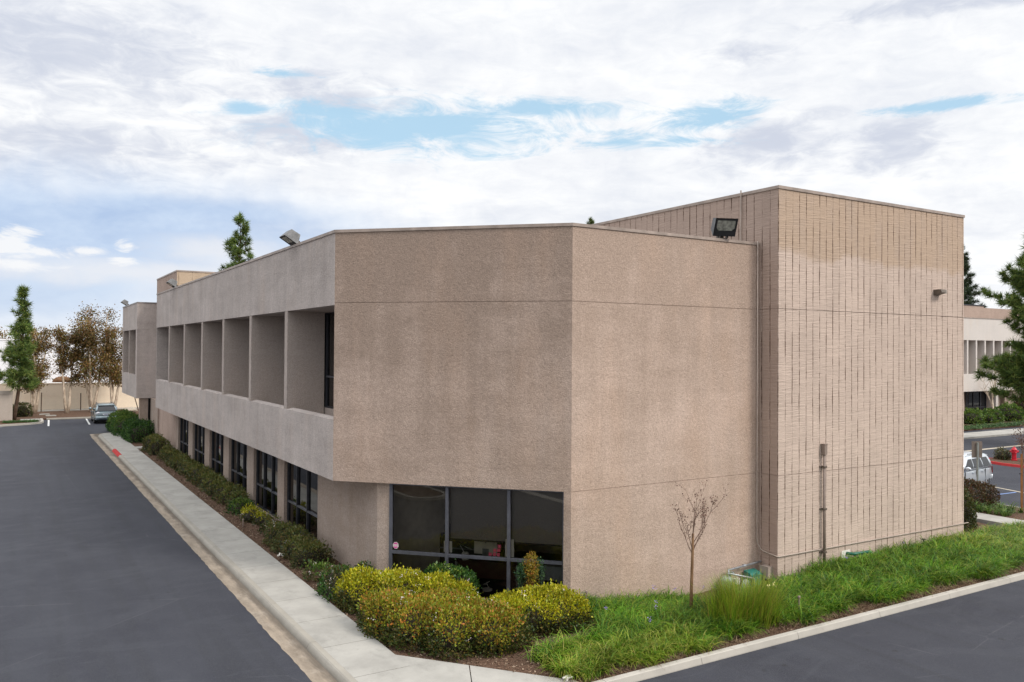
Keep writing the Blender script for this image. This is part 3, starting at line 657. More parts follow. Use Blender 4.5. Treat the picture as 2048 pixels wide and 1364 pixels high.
tower(8.9, 20.0, 54.85, 62.99, HBT, M['groove_x2'], M['groove_y'])
# far wing beyond the recess
m = MB().box(XF, 8.9, 62.6, 62.9, HB+.05, 7.63); m.box(XF, 8.9, 62.6, 62.9, 7.654, 9.5); m.box(XF+.03,8.9,62.63,62.9,7.62,7.66); m.box(XF,8.9,62.9,63.05,HB+.1,9.45)
m.box(XF+.004,14,62.63,71.2,HB+.055,HB+.2); m.box(XF+.004,14,71.0,71.2,HB+.2,9.5)
obj('far_wing_wall', m, M['stucco_side'], B)
m = MB().box(XF+.002,XF+.25,62.9,71.2,HB+.06,4.45); obj('spandrel', m, M['stucco_side'], B)
m = MB().box(XF+.002,XF+.25,62.9,71.2,7.66,9.5); m.box(XF+.25,8.9,63.06,71,7.66,7.8); obj('fascia', m, M['stucco_side'], B)
for y in (63.06-.0, 66.95, 70.75): obj('fin', MB().box(XF+.008,8.83,y,y+.28,4.1,7.655), M['stucco_fin'], B)
obj('spandrel', MB().box(XF+.26,8.9,63.06,71,4.0,4.09), M['stucco_fin'], B)
window_x(B, 8.88, 63.4, 66.9, 4.1, 7.65, [64.5,65.7], [5.4]); window_x(B, 8.88, 67.3, 70.7, 4.1, 7.65, [68.4,69.5], [5.4])
obj('coping', mitred([(XF,71.2),(XF,62.6),(8.88,62.6)], [(.028,9.5),(.028,9.58),(-.33,9.58),(-.33,9.5)]), M['coping_grey'], B)
obj('roof', MB().box(XF+.3,20,63.0,71,9.2,9.3), M['roof'], B)
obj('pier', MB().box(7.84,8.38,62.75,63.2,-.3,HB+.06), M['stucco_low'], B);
m = MB()
for x in (8.41,8.60,8.84): m.box(x,x+.05,62.93,63.03,-.1,HB+.05)
m.box(8.41,8.89,62.935,63.02,.85,.93)
ew = obj('window', m, M['frame'], B); obj('pane', MB().add([(8.4,62.98,-.1),(8.9,62.98,-.1),(8.9,62.98,HB+.05),(8.4,62.98,HB+.05)],[(0,1,2,3)]), M['glass_side'], ew)
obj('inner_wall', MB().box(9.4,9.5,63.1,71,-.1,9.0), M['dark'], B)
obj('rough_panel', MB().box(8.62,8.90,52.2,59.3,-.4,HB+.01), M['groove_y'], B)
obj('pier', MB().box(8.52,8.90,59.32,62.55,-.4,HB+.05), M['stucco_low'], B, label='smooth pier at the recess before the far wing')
# interior shell that stops the daylight
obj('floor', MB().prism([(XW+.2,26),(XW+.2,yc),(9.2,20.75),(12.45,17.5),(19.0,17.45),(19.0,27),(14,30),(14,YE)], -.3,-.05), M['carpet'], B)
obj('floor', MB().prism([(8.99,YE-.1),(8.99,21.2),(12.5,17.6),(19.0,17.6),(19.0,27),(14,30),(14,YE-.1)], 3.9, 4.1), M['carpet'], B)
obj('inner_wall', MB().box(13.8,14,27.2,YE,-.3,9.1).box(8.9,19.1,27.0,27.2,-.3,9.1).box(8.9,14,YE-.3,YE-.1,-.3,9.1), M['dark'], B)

# ------------------------------------------------------------------ things in the corner office
def chthing(name, label, cat, t, n, z, group=None): 
    p = ch(t,n,z); return thing(name, label, cat, p, R(-45), group)      # local x runs along the window, local y into the room
ZF = -.05
obj('partition_wall', MB().prism([tuple(ch(a,b,0)[:2]) for a, b in ((1.15,.7),(1.3,.7),(2.9,3.2),(2.9,5.0),(2.7,5.0))], ZF, 2.75), M['inner_wall'], B)
obj('partition_wall', MB().prism([tuple(ch(a,b,0)[:2]) for a, b in ((1.35,5.0),(8.2,5.0),(8.2,5.2),(1.35,5.2))], ZF, 2.75), M['inner_wall'], B)
for t0_, t1_, lab in ((3.29,4.88,'charcoal roller blind half drawn in the middle light of the corner window'), (4.98,6.34,'charcoal roller blind half drawn in the right light of the corner window')):
    b = chthing('roller_blind', lab, 'blind', (t0_+t1_)/2, .30, 2.72, 'roller blinds in the corner window'); hw = (t1_-t0_)/2
    obj('shade', MB().box(-hw,hw,-.003,.003,-1.36,0), M['blind'], b, False); obj('bottom_rail', MB().box(-hw,hw,-.012,.012,-1.40,-1.362), M['black'], b, False)
    obj('roller', MB().tube([(-hw,.05,0),(hw,.05,0)], .035, 10), M['black'], b, False)
dk = chthing('desk', 'dark wood desk with pale legs behind the corner window', 'desk', 4.2, .95, ZF)
obj('desk_top', MB().box(-.9,.9,-.35,.4,.72,.755), M['wood_dark'], dk, False)
obj('modesty_panel', MB().box(-.84,.84,-.30,-.28,.30,.715), M['wood_dark'], dk, False)
for sx_ in (-.88,.82):
    for sy_ in (-.33,.33): obj('leg', MB().box(sx_,sx_+.06,sy_,sy_+.05,0,.718), M['alu'], dk, False)
mo = chthing('computer_monitor', 'silver backed all-in-one computer screen standing on the desk', 'computer screen', 4.12, .85, ZF+.757)
obj('screen', MB().box(-.325,.325,-.02,.02,.15,.58), M['cream_box'], mo, False); obj('badge', MB().prism([(-.02,-.023),(.02,-.023),(.02,-.0205),(-.02,-.0205)],.44,.475), M['lamp_grey'], mo, False)
obj('stand', MB().box(-.09,.09,-.035,-.022,.0,.3).box(-.11,.11,-.04,.16,0,.012), M['lamp_grey'], mo, False)
la = chthing('desk_lamp', 'white desk lamp with bent arm beside the computer screen', 'lamp', 3.58, .72, ZF+.757)
obj('lamp_shade', MB().lathe([(.06,-.02),(.10,.0),(.10,.17),(.07,.19)], (0,0,.0), 'z', 14), M['white'], la, False); obj('arm', MB().tube([(-.03,0,.17),(-.18,.0,.42),(.05,.05,.30),(.18,.05,.27)], .012, 6), M['alu'], la, False)
for i, (t_, z_, tw) in enumerate(((3.24,.99,.23),(4.93,.98,.24))):
    p = chthing('paper_sheet', 'white paper taped inside the %s mullion of the corner window' % ('left','right')[i], 'paper', t_, .235, z_, 'paper taped behind the mullions')
    mm = MB().box(-tw/2,tw/2,0,.003,0,.30)
    if i: mm.box(-tw/2+.01,tw/2-.005,-.001,.002,.30,.46)
    o = obj('sheet', mm, M['white'], p, False)
NT_ = [(4.42,.985),(4.535,.99),(4.64,.985),(4.545,1.095),(4.65,1.10),(4.665,1.205)]
nl = ['bottom left','bottom middle','bottom right','second row left','second row right','topmost']
for (t_, z_), lab in zip(NT_, nl):
    p = ch(t_,.19,z_); o = obj('sticky_note', MB().box(-.042,.042,0,.002,0,.085), M['pink']); o.location = p; o.rotation_euler = (0,R(random.uniform(-4,4)),R(-45))
    tag(o, 'pink sticky note on the corner window, %s of the stepped cluster' % lab, 'sticky note', 'pink sticky notes on the glass')
st = chthing('window_sticker', 'round magenta and white alarm sticker in the left light of the corner window', 'sticker', 1.78, .168, 1.10)
a8 = [(.085*math.cos(R(22.5+45*i)), .095*math.sin(R(22.5+45*i))) for i in range(8)]
def flatxz(pts, y): return MB().add([(p[0],y,p[1]) for p in pts], [tuple(range(len(pts)))])
obj('backing', flatxz(a8, 0), M['white'], st, False)
obj('print', flatxz([(-.066,.026),(.066,.026),(.066,.034),(.03,.078),(-.03,.078),(-.066,.034)], -.002), M['magenta'], st, False)
obj('print', flatxz([(-.066,-.026),(-.066,-.034),(-.03,-.078),(.03,-.078),(.066,-.034),(.066,-.026)], -.002), M['magenta'], st, False)
obj('print', flatxz([(-.058,-.006),(.058,-.006),(.058,.007),(-.058,.007)], -.002), M['magenta'], st, False)
cb = chthing('storage_cabinet', 'dark stepped cabinet with a box on top in the left of the corner office', 'cabinet', 3.05, 2.6, ZF)
obj('body', MB().box(-.9,.7,-.3,.3,.1,1.05), M['dark'], cb, False); obj('box', MB().box(-.1,.65,-.25,.25,1.052,1.65).box(-.6,-.15,-.25,.2,1.052,1.28), M['black'], cb, False)
obj('shelf', MB().box(-.92,.72,-.32,-.301,.62,.66), M['lamp_grey'], cb, False)
hu = chthing('wall_heater', 'grey ventilated unit under the sill at the right of the corner window', 'heater', 6.05, .55, ZF)
obj('body', MB().box(-.32,.4,-.12,.2,.30,.80), M['meter_grey'], hu, False); obj('grille', MB().box(-.22,.12,-.125,-.121,.36,.43), M['black'], hu, False); obj('top_shelf', MB().box(-.8,.42,-.14,.2,.80,.84), M['lamp_grey'], hu, False)
oc = chthing('shredder', 'small white coiled appliance on the floor under the desk', 'appliance', 4.25, .55, ZF)
obj('body', MB().lathe([(.10,0),(.14,.02),(.14,.06),(.08,.08)], (0,0,0), 'z', 14), M['white'], oc, False); obj('cord', MB().tube([(.05,0,.07),(.0,-.05,.20),(-.1,.0,.16),(.05,.05,.25)], .012, 6), M['white'], oc, False)

# ------------------------------------------------------------------ lamps, pipes and meters on the building
def floodlight(label, loc, rotz, sc=1.0, tilt=26):
    """shoebox flood lamp facing local -y, tilted down"""
    r = thing('floodlight', label, 'floodlight', loc, rotz, 'floodlights on the parapet')
    w_, h_, d_ = .34*sc, .54*sc, .34*sc
    def tl(p):
        a = R(tilt); y_, z_ = p[1], p[2]-0; return (p[0], y_*math.cos(a)-z_*math.sin(a), y_*math.sin(a)+z_*math.cos(a)+.14*sc)
    m = MB(); f = [(-w_,-d_*.5,0),(w_,-d_*.5,0),(w_,-d_*.5,h_),(-w_,-d_*.5,h_)]; b = [(-w_*.86,d_*.5,.10*sc),(w_*.86,d_*.5,.10*sc),(w_*.86,d_*.45,h_*.82),(-w_*.86,d_*.45,h_*.82)]
    m.add([tl(p) for p in f+b], [(4,7,6,5),(0,4,5,1),(1,5,6,2),(2,6,7,3),(3,7,4,0)])
    obj('housing', m, M['lamp_grey'], r, False)
    m = MB(); y_ = -d_*.5; i_ = .015*sc
    face = [(-w_+i_,y_+.004,i_),(w_-i_,y_+.004,i_),(w_-i_,y_+.004,h_-i_),(-w_+i_,y_+.004,h_-i_)]
    m.add([tl(p) for p in face], [(0,1,2,3)])
    m.add([tl(p) for p in [(-w_+i_,y_-.012,i_),(w_-i_,y_-.012,i_),(w_-i_,y_-.012,.17*sc),(-w_+i_,y_-.012,.17*sc)]], [(0,1,2,3)])
    for x_ in (-w_+i_, w_-i_-.05*sc): m.add([tl(p) for p in [(x_,y_-.011,.17*sc),(x_+.05*sc,y_-.011,.17*sc),(x_+.05*sc,y_-.011,h_-.03*sc),(x_,y_-.011,h_-.03*sc)]], [(0,1,2,3)])
    obj('door_frame', m, M['lamp_black'], r, False)
    lens = [(-.2,.17),(.2,.17),(.28,.25),(.295,.38),(.26,.47),(-.26,.47),(-.295,.38),(-.28,.25)]
    obj('lens', MB().add([tl((p[0]*sc,y_-.002,p[1]*sc)) for p in lens], [tuple(range(8))]), M['lens'], r, False)
    m = MB().box(-.05*sc,.05*sc,-.02,.06,0,.16*sc); m.box(-.16*sc,-.12*sc,-.10,.02,.02,.12*sc); m.box(.12*sc,.16*sc,-.10,.02,.02,.12*sc); m.box(-.14*sc,.14*sc,-.06,.10,-.0,.03)
    obj('bracket', m, M['bronze_lamp'], r, False)
    return r
fl = floodlight('large grey shoebox floodlight on the front parapet beside the tower', (17.62,17.16,9.66), R(-22), 1.0)
f2_ = floodlight('weathered shoebox floodlight on the long side parapet nearest the chamfered corner', (7.70,25.55,9.64), R(-90), .92, 58)
dup(f2_, (7.70,47.5,9.66), R(-90), 'weathered shoebox floodlight on the long side parapet near the far tower')
dup(f2_, (7.70,68.9,9.58), R(-90), 'weathered shoebox floodlight on top of the far wing')
wl = thing('wall_lamp', 'small bronze lamp high on the grooved tower wall', 'wall lamp', (27.0,YT,8.36))
obj('housing', MB().add([(-.14,0,0),(.14,0,0),(.14,0,.2),(-.14,0,.2),(-.14,-.30,.09),(.14,-.30,.09),(.14,-.26,.2),(-.14,-.26,.2)], [(0,3,2,1),(4,5,6,7),(0,1,5,4),(1,2,6,5),(2,3,7,6),(3,0,4,7)]), M['bronze_lamp'], wl, False)
obj('lens', MB().box(.142,.24,-.24,-.05,.07,.19), M['lens'], wl, False)
sp = thing('standpipe', 'brown vertical pipe with a capped box on the grooved tower wall', 'pipe', (21.08,YT-.09,0))
obj('pipe', MB().tube([(21.08,YT-.09,-.3),(21.08,YT-.09,3.3)], .042, 12), M['pipe_brown'], sp, smooth=True)
obj('cap_box', MB().box(21.02,21.14,YT-.15,YT-.02,3.30,3.60).box(21.01,21.15,YT-.16,YT-.01,3.602,3.63), M['pipe_brown'], sp)
for z in (2.93,1.66,.36): obj('clamp', MB().box(20.96,21.20,YT-.04,YT-.005,z-.02,z+.02).box(21.02,21.14,YT-.145,YT-.035,z-.025,z+.025), M['bronze_lamp'], sp)
cd_ = obj('conduit', MB().tube([(19.0,17.05,9.7),(19.0,17.05,.95),(19.01,17.04,.72),(19.06,16.95,.55),(19.085,16.85,.50),(19.085,16.42,.46),(19.10,16.345,.45),(19.16,16.34,.45),(28.9,16.34,.43)], .018, 8), M['pipe_tan'], smooth=True)
tag(cd_, 'thin tan conduit running down the front wall and along the foot of the tower', 'conduit')
vp = obj('vent_pipe', MB().tube([(19.07,17.78,9.3),(19.07,17.78,11.34)], .022, 8), M['pipe_tan']); tag(vp, 'slim tan pipe on the tower side rising past its roof edge', 'pipe')
jb = thing('junction_box', 'tan metal box low on the tower return beside the gas meter', 'junction box', (19.0,16.7,-.2))
obj('body', MB().box(18.93,19.12,16.55,16.85,-.22,.12), M['pipe_tan'], jb); obj('lid', MB().box(18.91,18.928,16.54,16.86,-.23,.13), M['pipe_tan'], jb); obj('leg', MB().tube([(19.03,16.7,-.5),(19.03,16.7,-.22)], .03, 8), M['black'], jb)
gm = thing('gas_meter', 'grey gas meter with bent pipework against the front wall', 'gas meter', (17.7,16.8,-.4))
m = MB().lathe([(.08,-.42),(.15,-.38),(.17,-.30),(.17,-.16),(.18,-.14),(.18,-.10),(.14,-.04),(.06,.0)], (17.55,16.82,0), 'z', 16); obj('body', m, M['meter_grey'], gm, smooth=True)
obj('dial', MB().box(17.62,17.82,16.60,16.72,-.22,-.05), M['cream_box'], gm)
obj('pipe', MB().tube([(19.05,16.93,.20),(17.66,16.90,.13),(17.62,16.84,.10),(17.66,16.82,-.04)], .03, 8).tube([(17.52,16.80,-.02),(17.52,16.80,.07),(17.56,16.72,.08),(18.42,16.66,-.15),(18.47,16.66,-.19),(18.48,16.66,-.55)], .028, 8), M['pipe_grey'], gm, smooth=True)
obj('coupling', MB().tube([(18.3,16.93,.165),(18.38,16.93,.17)], .045, 8), M['pipe_grey'], gm); obj('valve', MB().box(17.68,17.74,16.74,16.86,.02,.1), M['pipe_grey'], gm)
obj('regulator', MB().lathe([(.03,-.05),(.15,-.02),(.16,.0),(.15,.02),(.03,.05)], (18.15,16.70,-.30), 'y', 18).tube([(18.15,16.7,-.3),(18.15,16.7,-.6)], .03, 8), M['meter_grey'], gm, smooth=True)
gb = thing('utility_box', 'teal green utility enclosure behind the gas meter', 'utility box', (18.65,16.9,-.4))
obj('body', MB().loft([[(x_,16.72+dy,-.42),(x_,16.72+dy,-.10),(x_,16.78+dy,-.04),(x_,17.02+dy,-.0),(x_,17.05+dy,-.42)] for x_, dy in ((18.42,0),(18.86,0))]), M['green_enamel'], gb)
obj('lid', MB().box(18.40,18.88,16.70,16.715,-.12,-.08).box(18.60,18.68,16.69,16.715,-.10,-.02), M['green_enamel'], gb)
bf = thing('backflow_pipe', 'dark green bent pipe out of the tower foot', 'pipe', (22.7,16.3,0))
obj('pipe', MB().tube([(22.25,16.42,.16),(22.27,16.25,.17),(22.36,16.17,.17),(23.02,16.12,.17),(23.10,16.12,.13),(23.11,16.12,-.3)], .05, 10), M['green_pipe'], bf, smooth=True)
obj('valve', MB().tube([(22.9,16.12,.12),(22.9,16.12,-.0)], .04, 8), M['green_pipe'], bf)
obj('patch', MB().prism([(22.02,16.371),(22.42,16.371),(22.42,16.378),(22.02,16.378)], -.06, .26), M['white'], bf)
hb = thing('hose_tap', 'small black tap on a riser at the right foot of the tower', 'tap', (25.85,16.1,0))
obj('riser', MB().tube([(25.85,16.1,-.2),(25.85,16.1,.22)], .02, 8), M['black'], hb); obj('handle', MB().lathe([(.02,0),(.07,.01),(.07,.03),(.02,.04)], (25.85,16.1,.22), 'z', 12).tube([(25.85,16.1,.16),(25.85,15.98,.14)], .02, 6), M['lamp_black'], hb)

# ------------------------------------------------------------------ plants
def unit(v): return v/np.maximum(np.linalg.norm(v, axis=-1, keepdims=True), 1e-9)
def leaves(P, D, Lh, Wd, fold=.25):
    """diamond leaves: base P, axis D, length Lh, width Wd"""
    n = len(P); ref = rng.normal(size=(n,3)); W_ = unit(np.cross(D, ref)); N_ = np.cross(W_, D)
    Lh = np.asarray(Lh).reshape(-1,1); Wd = np.asarray(Wd).reshape(-1,1); mid = P + D*Lh*.5 - N_*Lh*fold*.2
    V = np.stack([P, mid + W_*Wd*.5, P + D*Lh, mid - W_*Wd*.5], 1).reshape(-1,3)
    return V, np.arange(4*n).reshape(-1,4)
def join(parts):
    Vs, Fs, o = [], [], 0
    for V, F in parts: Vs.append(V); Fs.append(F+o); o += len(V)
    return np.concatenate(Vs), np.concatenate(Fs)
def blobs_surface(blobs, dens):
    """points on the outside of a union of squared-off ellipsoids standing on the ground: (cx,cy,rx,ry,h,z0,p)"""
    out, nor, hh = [], [], []
    for i, (cx,cy,rx,ry,h,z0,p) in enumerate(blobs):
        n = int(dens*(math.pi*(rx+ry)*h*1.05 + math.pi*rx*ry))
        d_ = unit(rng.normal(size=(n*2,3))); d_[:,2] = np.abs(d_[:,2])*1.0
        s = (np.abs(d_)**p).sum(1)**(-1/p); q = d_*s[:,None]
        wv = np.abs(q)**(p-1)*np.sign(q)/np.array([rx,ry,h]); nn = unit(wv)
        # weight towards even area
        keep = rng.random(n*2) < np.clip(.35+.65*np.linalg.norm(np.cross(d_,nn),axis=1)+.25, 0, 1); q, nn = q[keep][:n], nn[keep][:n]
        X = q*np.array([rx,ry,h]) + np.array([cx,cy,z0]); ok = np.ones(len(X), bool)
        for j, (ax,ay,bx,by,h2,z2,p2) in enumerate(blobs):
            if j != i: ok &= ((np.abs((X[:,0]-ax)/bx)**p2 + np.abs((X[:,1]-ay)/by)**p2 + np.abs((X[:,2]-z2)/h2)**p2) > .93)
        out.append(X[ok]); nor.append(nn[ok]); hh.append((X[ok][:,2]-z0)/h)
    return np.concatenate(out), np.concatenate(nor), np.concatenate(hh)
def lump(X, a=.06, f=3.0):
    return a*(np.sin(X[:,0]*f*2.1+1.3*np.sin(X[:,1]*f))*np.sin(X[:,1]*f*1.7+.8)*1.0 + .6*np.sin(X[:,2]*f*2.6+X[:,0]*f*1.3+X[:,1]*2))
def hedge(name, label, cat, blobs, dens, new, old, leaf=.065, flowers=0, group=None, newmin=.55, lumpy=.06, core=True, fl_mat='petal', shag=.05):
    x0 = sum(b[0] for b in blobs)/len(blobs); y0 = sum(b[1] for b in blobs)/len(blobs)
    r = thing(name, label, cat, (x0,y0,blobs[0][5]), 0, group)
    X, N_, hh = blobs_surface(blobs, dens); X = X + N_*(lump(X, lumpy, 3.2)[:,None] + rng.normal(0, shag, (len(X),1)))
    shoot = rng.random(len(X)) < .012; X[shoot] += (N_[shoot]*.4 + np.array([0,0,.7]))*rng.uniform(.05,.16,(shoot.sum(),1)); D = unit(N_*.55 + np.array([0,0,.5]) + rng.normal(0,.55,X.shape)); sz = leaf*rng.uniform(.65,1.35,len(X))
    pat = hh + .22*np.sin(X[:,0]*2.3+X[:,1]*1.7) + .16*np.sin(X[:,0]*5.1-X[:,1]*4.2) + rng.normal(0,.16,len(X)) + .35*(N_[:,2]-.5)
    isnew = pat > newmin
    V, F = leaves(X, D, sz, sz*.55); me = fast_mesh('foliage', V, F); me.materials.append(M[old]); me.materials.append(M[new])
    me.polygons.foreach_set('material_index', isnew.astype(np.int32)); obj('foliage', me, None, r)
    if core:
        m = MB()
        for i, (cx,cy,rx,ry,h,z0,p) in enumerate(blobs): m.blob((cx,cy,z0+h*.36), (rx*.88,ry*.88,h*.50), i, .05, 14, 8)
        obj('stem', m, M['core_dark'], r)  # closed dark filler blobs added behind the leaves, no stems modelled
    if flowers:
        k = rng.choice(np.where(hh > .45)[0], flowers); P = np.repeat(X[k] + N_[k]*.05, 9, 0) + rng.normal(0,.035,(flowers*9,3))
        V, F = leaves(P, unit(rng.normal(size=P.shape)+np.array([-.2,-.3,.6])), .032*np.ones(len(P)), .024*np.ones(len(P))); obj('flower', fast_mesh('flower', V, F), M[fl_mat], r)['kind'] = 'stuff'
    return r
def spine(a, b, n, r, h, z0, p=2.6, jr=.08):
    out = []
    for i in range(n):
        t = (i/(n-1)) if n > 1 else .5
        k = 1 + random.uniform(-jr, jr); out.append((a[0]+(b[0]-a[0])*t+random.uniform(-.04,.04), a[1]+(b[1]-a[1])*t, r*k, r*k, h*(1+random.uniform(-jr,jr)*.6), z0, p))
    return out
# clipped mounds at the corner
hedge('clipped_hedge', 'yellow green clipped hedge in front of the left corner window light', 'hedge',
      [(7.68,19.55,.60,.72,.72,-.03,3.6),(8.30,18.75,.74,.74,.84,-.03,3.6),(8.95,18.20,.64,.64,.80,-.03,3.6),(9.40,17.85,.45,.45,.70,-.03,2.6)], 1700, 'hedge_yellow', 'hedge_old', .064, 26, 'clipped hedges at the corner', .36, .05)
hedge('clipped_hedge', 'copper topped clipped hedge at the bend of the footpath', 'hedge',
      [(7.56,17.55,.58,.66,.74,-.03,4.0),(7.92,16.75,.78,.78,.80,-.03,4.0),(8.48,15.98,.84,.80,.80,-.03,4.0),(9.05,15.50,.66,.62,.74,-.03,3.6),(8.6,16.9,.6,.6,.78,-.03,2.8)], 1900, 'hedge_orange', 'hedge_old', .062, 24, 'clipped hedges at the corner', .52, .05)
hedge('clipped_hedge', 'rounded yellow topped hedge below the right edge of the corner window', 'hedge',
      [(10.15,16.35,.62,.62,.62,-.03,3.6),(10.75,16.05,.80,.74,.70,-.03,4.0),(11.06,15.98,.64,.62,.68,-.05,4.0),(10.1,15.95,.5,.45,.56,-.03,2.8)], 1900, 'hedge_yellow', 'hedge_old', .062, 16, 'clipped hedges at the corner', .55, .05)
hedge('leafy_shrub', 'dark green sprawling shrub between the yellow hedge and the corner window', 'shrub', [(9.75,18.45,.5,.42,.82,-.03,2.2),(9.35,18.8,.4,.4,.86,-.03,2.2)], 700, 'fresh_leaf', 'hedge_deep', .08, 6, None, 1.0, .08)
hedge('leafy_shrub', 'low green flowering shrub at the path side of the yellow hedge', 'shrub', [(7.35,20.6,.36,.5,.46,-.03,2.2),(7.5,21.2,.36,.4,.5,-.03,2.2)], 650, 'hedge_green', 'hedge_deep', .07, 7, None, .8, .08)
hedge('leafy_shrub', 'light green sparse shrub under the overhang corner', 'shrub', [(7.5,22.35,.4,.45,.40,-.03,2.0),(7.9,21.9,.4,.3,.45,-.03,2.0)], 520, 'fresh_leaf', 'hedge_green', .075, 8, None, .4, .1, core=False)
hedge('leafy_shrub', 'thin green shrub against the recessed corner pier', 'shrub', [(8.25,21.15,.36,.3,.62,-.03,2.0)], 480, 'red_leaf', 'hedge_deep', .075, 3, None, .85, .1, core=False)
# long row beside the ground-floor windows
hedge('window_shrub', 'broad olive shrub below the nearest long side window', 'shrub', spine((7.72,24.0),(7.76,27.0),4,.47,.60,-.03,3.0), 900, 'hedge_bronze', 'hedge_olive', .065, 4, 'shrubs along the window wall', .85, .07)
hedge('window_shrub', 'sparse low shrub with bare patches below the second window', 'shrub', [(7.9,28.9,.34,.5,.34,-.03,2.0),(8.05,29.6,.3,.3,.3,-.03,2.0)], 420, 'hedge_bronze', 'hedge_green', .07, 4, 'shrubs along the window wall', .7, .1, core=False)
hedge('window_shrub', 'small pale flowering shrub at the second pier from the corner', 'shrub', [(7.85,31.2,.42,.55,.46,-.03,2.2),(7.95,30.4,.3,.4,.36,-.03,2.0)], 480, 'hedge_yellow', 'hedge_green', .07, 12, 'shrubs along the window wall', .75, .1)
hedge('window_shrub', 'bright green soft shrub at the near end of the long row', 'shrub', [(7.8,33.0,.40,.6,.45,-.03,2.2)], 520, 'fresh_leaf', 'hedge_deep', .08, 0, 'shrubs along the window wall', .4, .1)
labs = ['olive shrub beside the third window, dark sided','olive shrub at the third pier, its top tinged copper','olive shrub below the fourth window, closest clipped','olive shrub at the fourth pier, slightly taller','copper tinged shrub below the fifth window','copper tinged shrub at the fifth pier from the corner','rounded shrub below the sixth window','low shrub beside the rough plaster panel']
for i, lab in enumerate(labs):
    yy = 34.6 + i*2.25
    hedge('window_shrub', lab, 'shrub', spine((7.92,yy-.6),(7.94,yy+.6),2,.46,.58+.06*random.random(),-.03,2.8), 560, 'hedge_bronze', 'hedge_olive', .08, 0, 'shrubs along the window wall', .62+.1*random.random(), .07)
hedge('window_shrub', 'taller copper topped shrub at the far end of the long row', 'shrub', spine((7.75,53.2),(7.75,55.2),2,.62,.95,-.03), 420, 'hedge_bronze', 'hedge_olive', .09, 0, 'shrubs along the window wall', .6, .08)
hedge('box_hedge', 'nearer dark green box hedge beside the far wing entrance', 'hedge', [(7.75,61.2,.80,1.1,1.30,-.03,3.2),(7.75,63.4,.85,1.5,1.30,-.03,3.2)], 330, 'hedge_deep', 'hedge_deep', .11, 0, 'dark box hedges by the far wing', .6, .10)
hedge('box_hedge', 'farther brighter green box hedge under the far wing', 'hedge', [(7.55,66.8,.95,1.9,1.35,-.03,3.2),(7.55,70.0,.95,2.0,1.35,-.03,3.2)], 300, 'fresh_leaf', 'hedge_deep', .11, 0, 'dark box hedges by the far wing', .55, .10)
# nandina
nd = thing('nandina_bush', 'slender golden leaved bush rising before the right corner window', 'bush', (11.15,17.25,-.05))
m = MB(); 
for dx, dy in ((0,0),(.10,.05),(-.08,.03)): m.tube([(11.15+dx*.4,17.25+dy*.4,-.05),(11.15+dx,17.25+dy,.45),(11.15+dx*1.2,17.25+dy,1.05)], [.018,.014,.008], 6)
obj('stem', m, M['bark_thin'], nd)
def cloud(c, r, n): 
    q = unit(rng.normal(size=(n,3)))*(rng.random((n,1))**.45); return np.array(c) + q*np.array(r)
P = np.concatenate([cloud((11.13,17.2,1.0),(.22,.2,.40),900), cloud((11.17,17.2,.62),(.20,.2,.2),160), cloud((10.9,17.15,.5),(.12,.1,.13),70)])
V, F = leaves(P, unit(rng.normal(size=P.shape)+np.array([0,0,.2])), .06*rng.uniform(.6,1.3,len(P)), .028*np.ones(len(P))); obj('foliage', fast_mesh('foliage', V, F), M['nandina_leaf'], nd)
P = np.concatenate([cloud((10.92,17.3,.9),(.17,.15,.34),420), cloud((11.40,17.25,.88),(.16,.15,.34),420), cloud((10.85,17.25,.45),(.16,.15,.16),120)])
V, F = leaves(P, unit(rng.normal(size=P.shape)), .06*rng.uniform(.6,1.3,len(P)), .03*np.ones(len(P))); obj('foliage', fast_mesh('foliage', V, F), M['nandina_green'], nd)
# strap-leaved ground cover
def blades(P, az, lean, Lh, wd, seg=3, droop=1.0):
    """arching blades from P towards azimuth az"""
    n = len(P); dirh = np.stack([np.cos(az), np.sin(az), np.zeros(n)], 1); side = np.stack([-np.sin(az), np.cos(az), np.zeros(n)], 1)
    tw = rng.uniform(-.6,.6,(n,1)); rows = []
    ang = lean.copy(); pos = P.copy(); st = (Lh/seg)[:,None]
    sd = side*np.cos(tw) + np.array([0,0,1.])*np.sin(tw)*.5
    for s in range(seg+1):
        wv = (wd*(1.0 if s == 0 else (1-.9*(s/seg)**2)))[:,None]
        rows += [pos - sd*wv*.5, pos + sd*wv*.5]
        pos = pos + (dirh*np.sin(ang)[:,None] + np.array([0,0,1.])*np.cos(ang)[:,None])*st
        ang = ang + droop*(.45+.25*rng.random(n))
    V = np.stack(rows, 1).reshape(-1,3); k = 2*(seg+1); b = (np.arange(n)*k)[:,None]
    F = np.concatenate([b + np.array([2*s,2*s+1,2*s+3,2*s+2]) for s in range(seg)], 0)
    return V, F
def tufts(pts, per, Lr, wd, spread=.05, bias=(-1.2,.5), lean0=(.1,.8), droop=1.0, seg=3):
    n = len(pts); P = np.repeat(pts, per, 0) + rng.normal(0, spread, (n*per,3))*np.array([1,1,.0])
    az = rng.uniform(0, 2*math.pi, n*per); bz = rng.random(n*per) < bias[1]; az[bz] = bias[0] + rng.normal(0,.9,bz.sum())
    sc = np.repeat(rng.uniform(.75,1.2,n), per)
    return blades(P, az, rng.uniform(*lean0, n*per), sc*rng.uniform(Lr[0], Lr[1], n*per), wd*rng.uniform(.7,1.2,n*per), seg, droop)
def scatter(x0, x1, y0, y1, st, ok):
    xs, ys = np.meshgrid(np.arange(x0,x1,st), np.arange(y0,y1,st)); p = np.stack([xs.ravel(), ys.ravel()], 1) + rng.uniform(-st*.45, st*.45, (xs.size,2))
    p = p[ok(p[:,0], p[:,1])]; return np.concatenate([p, bed_z(p[:,0], p[:,1])[:,None]], 1)
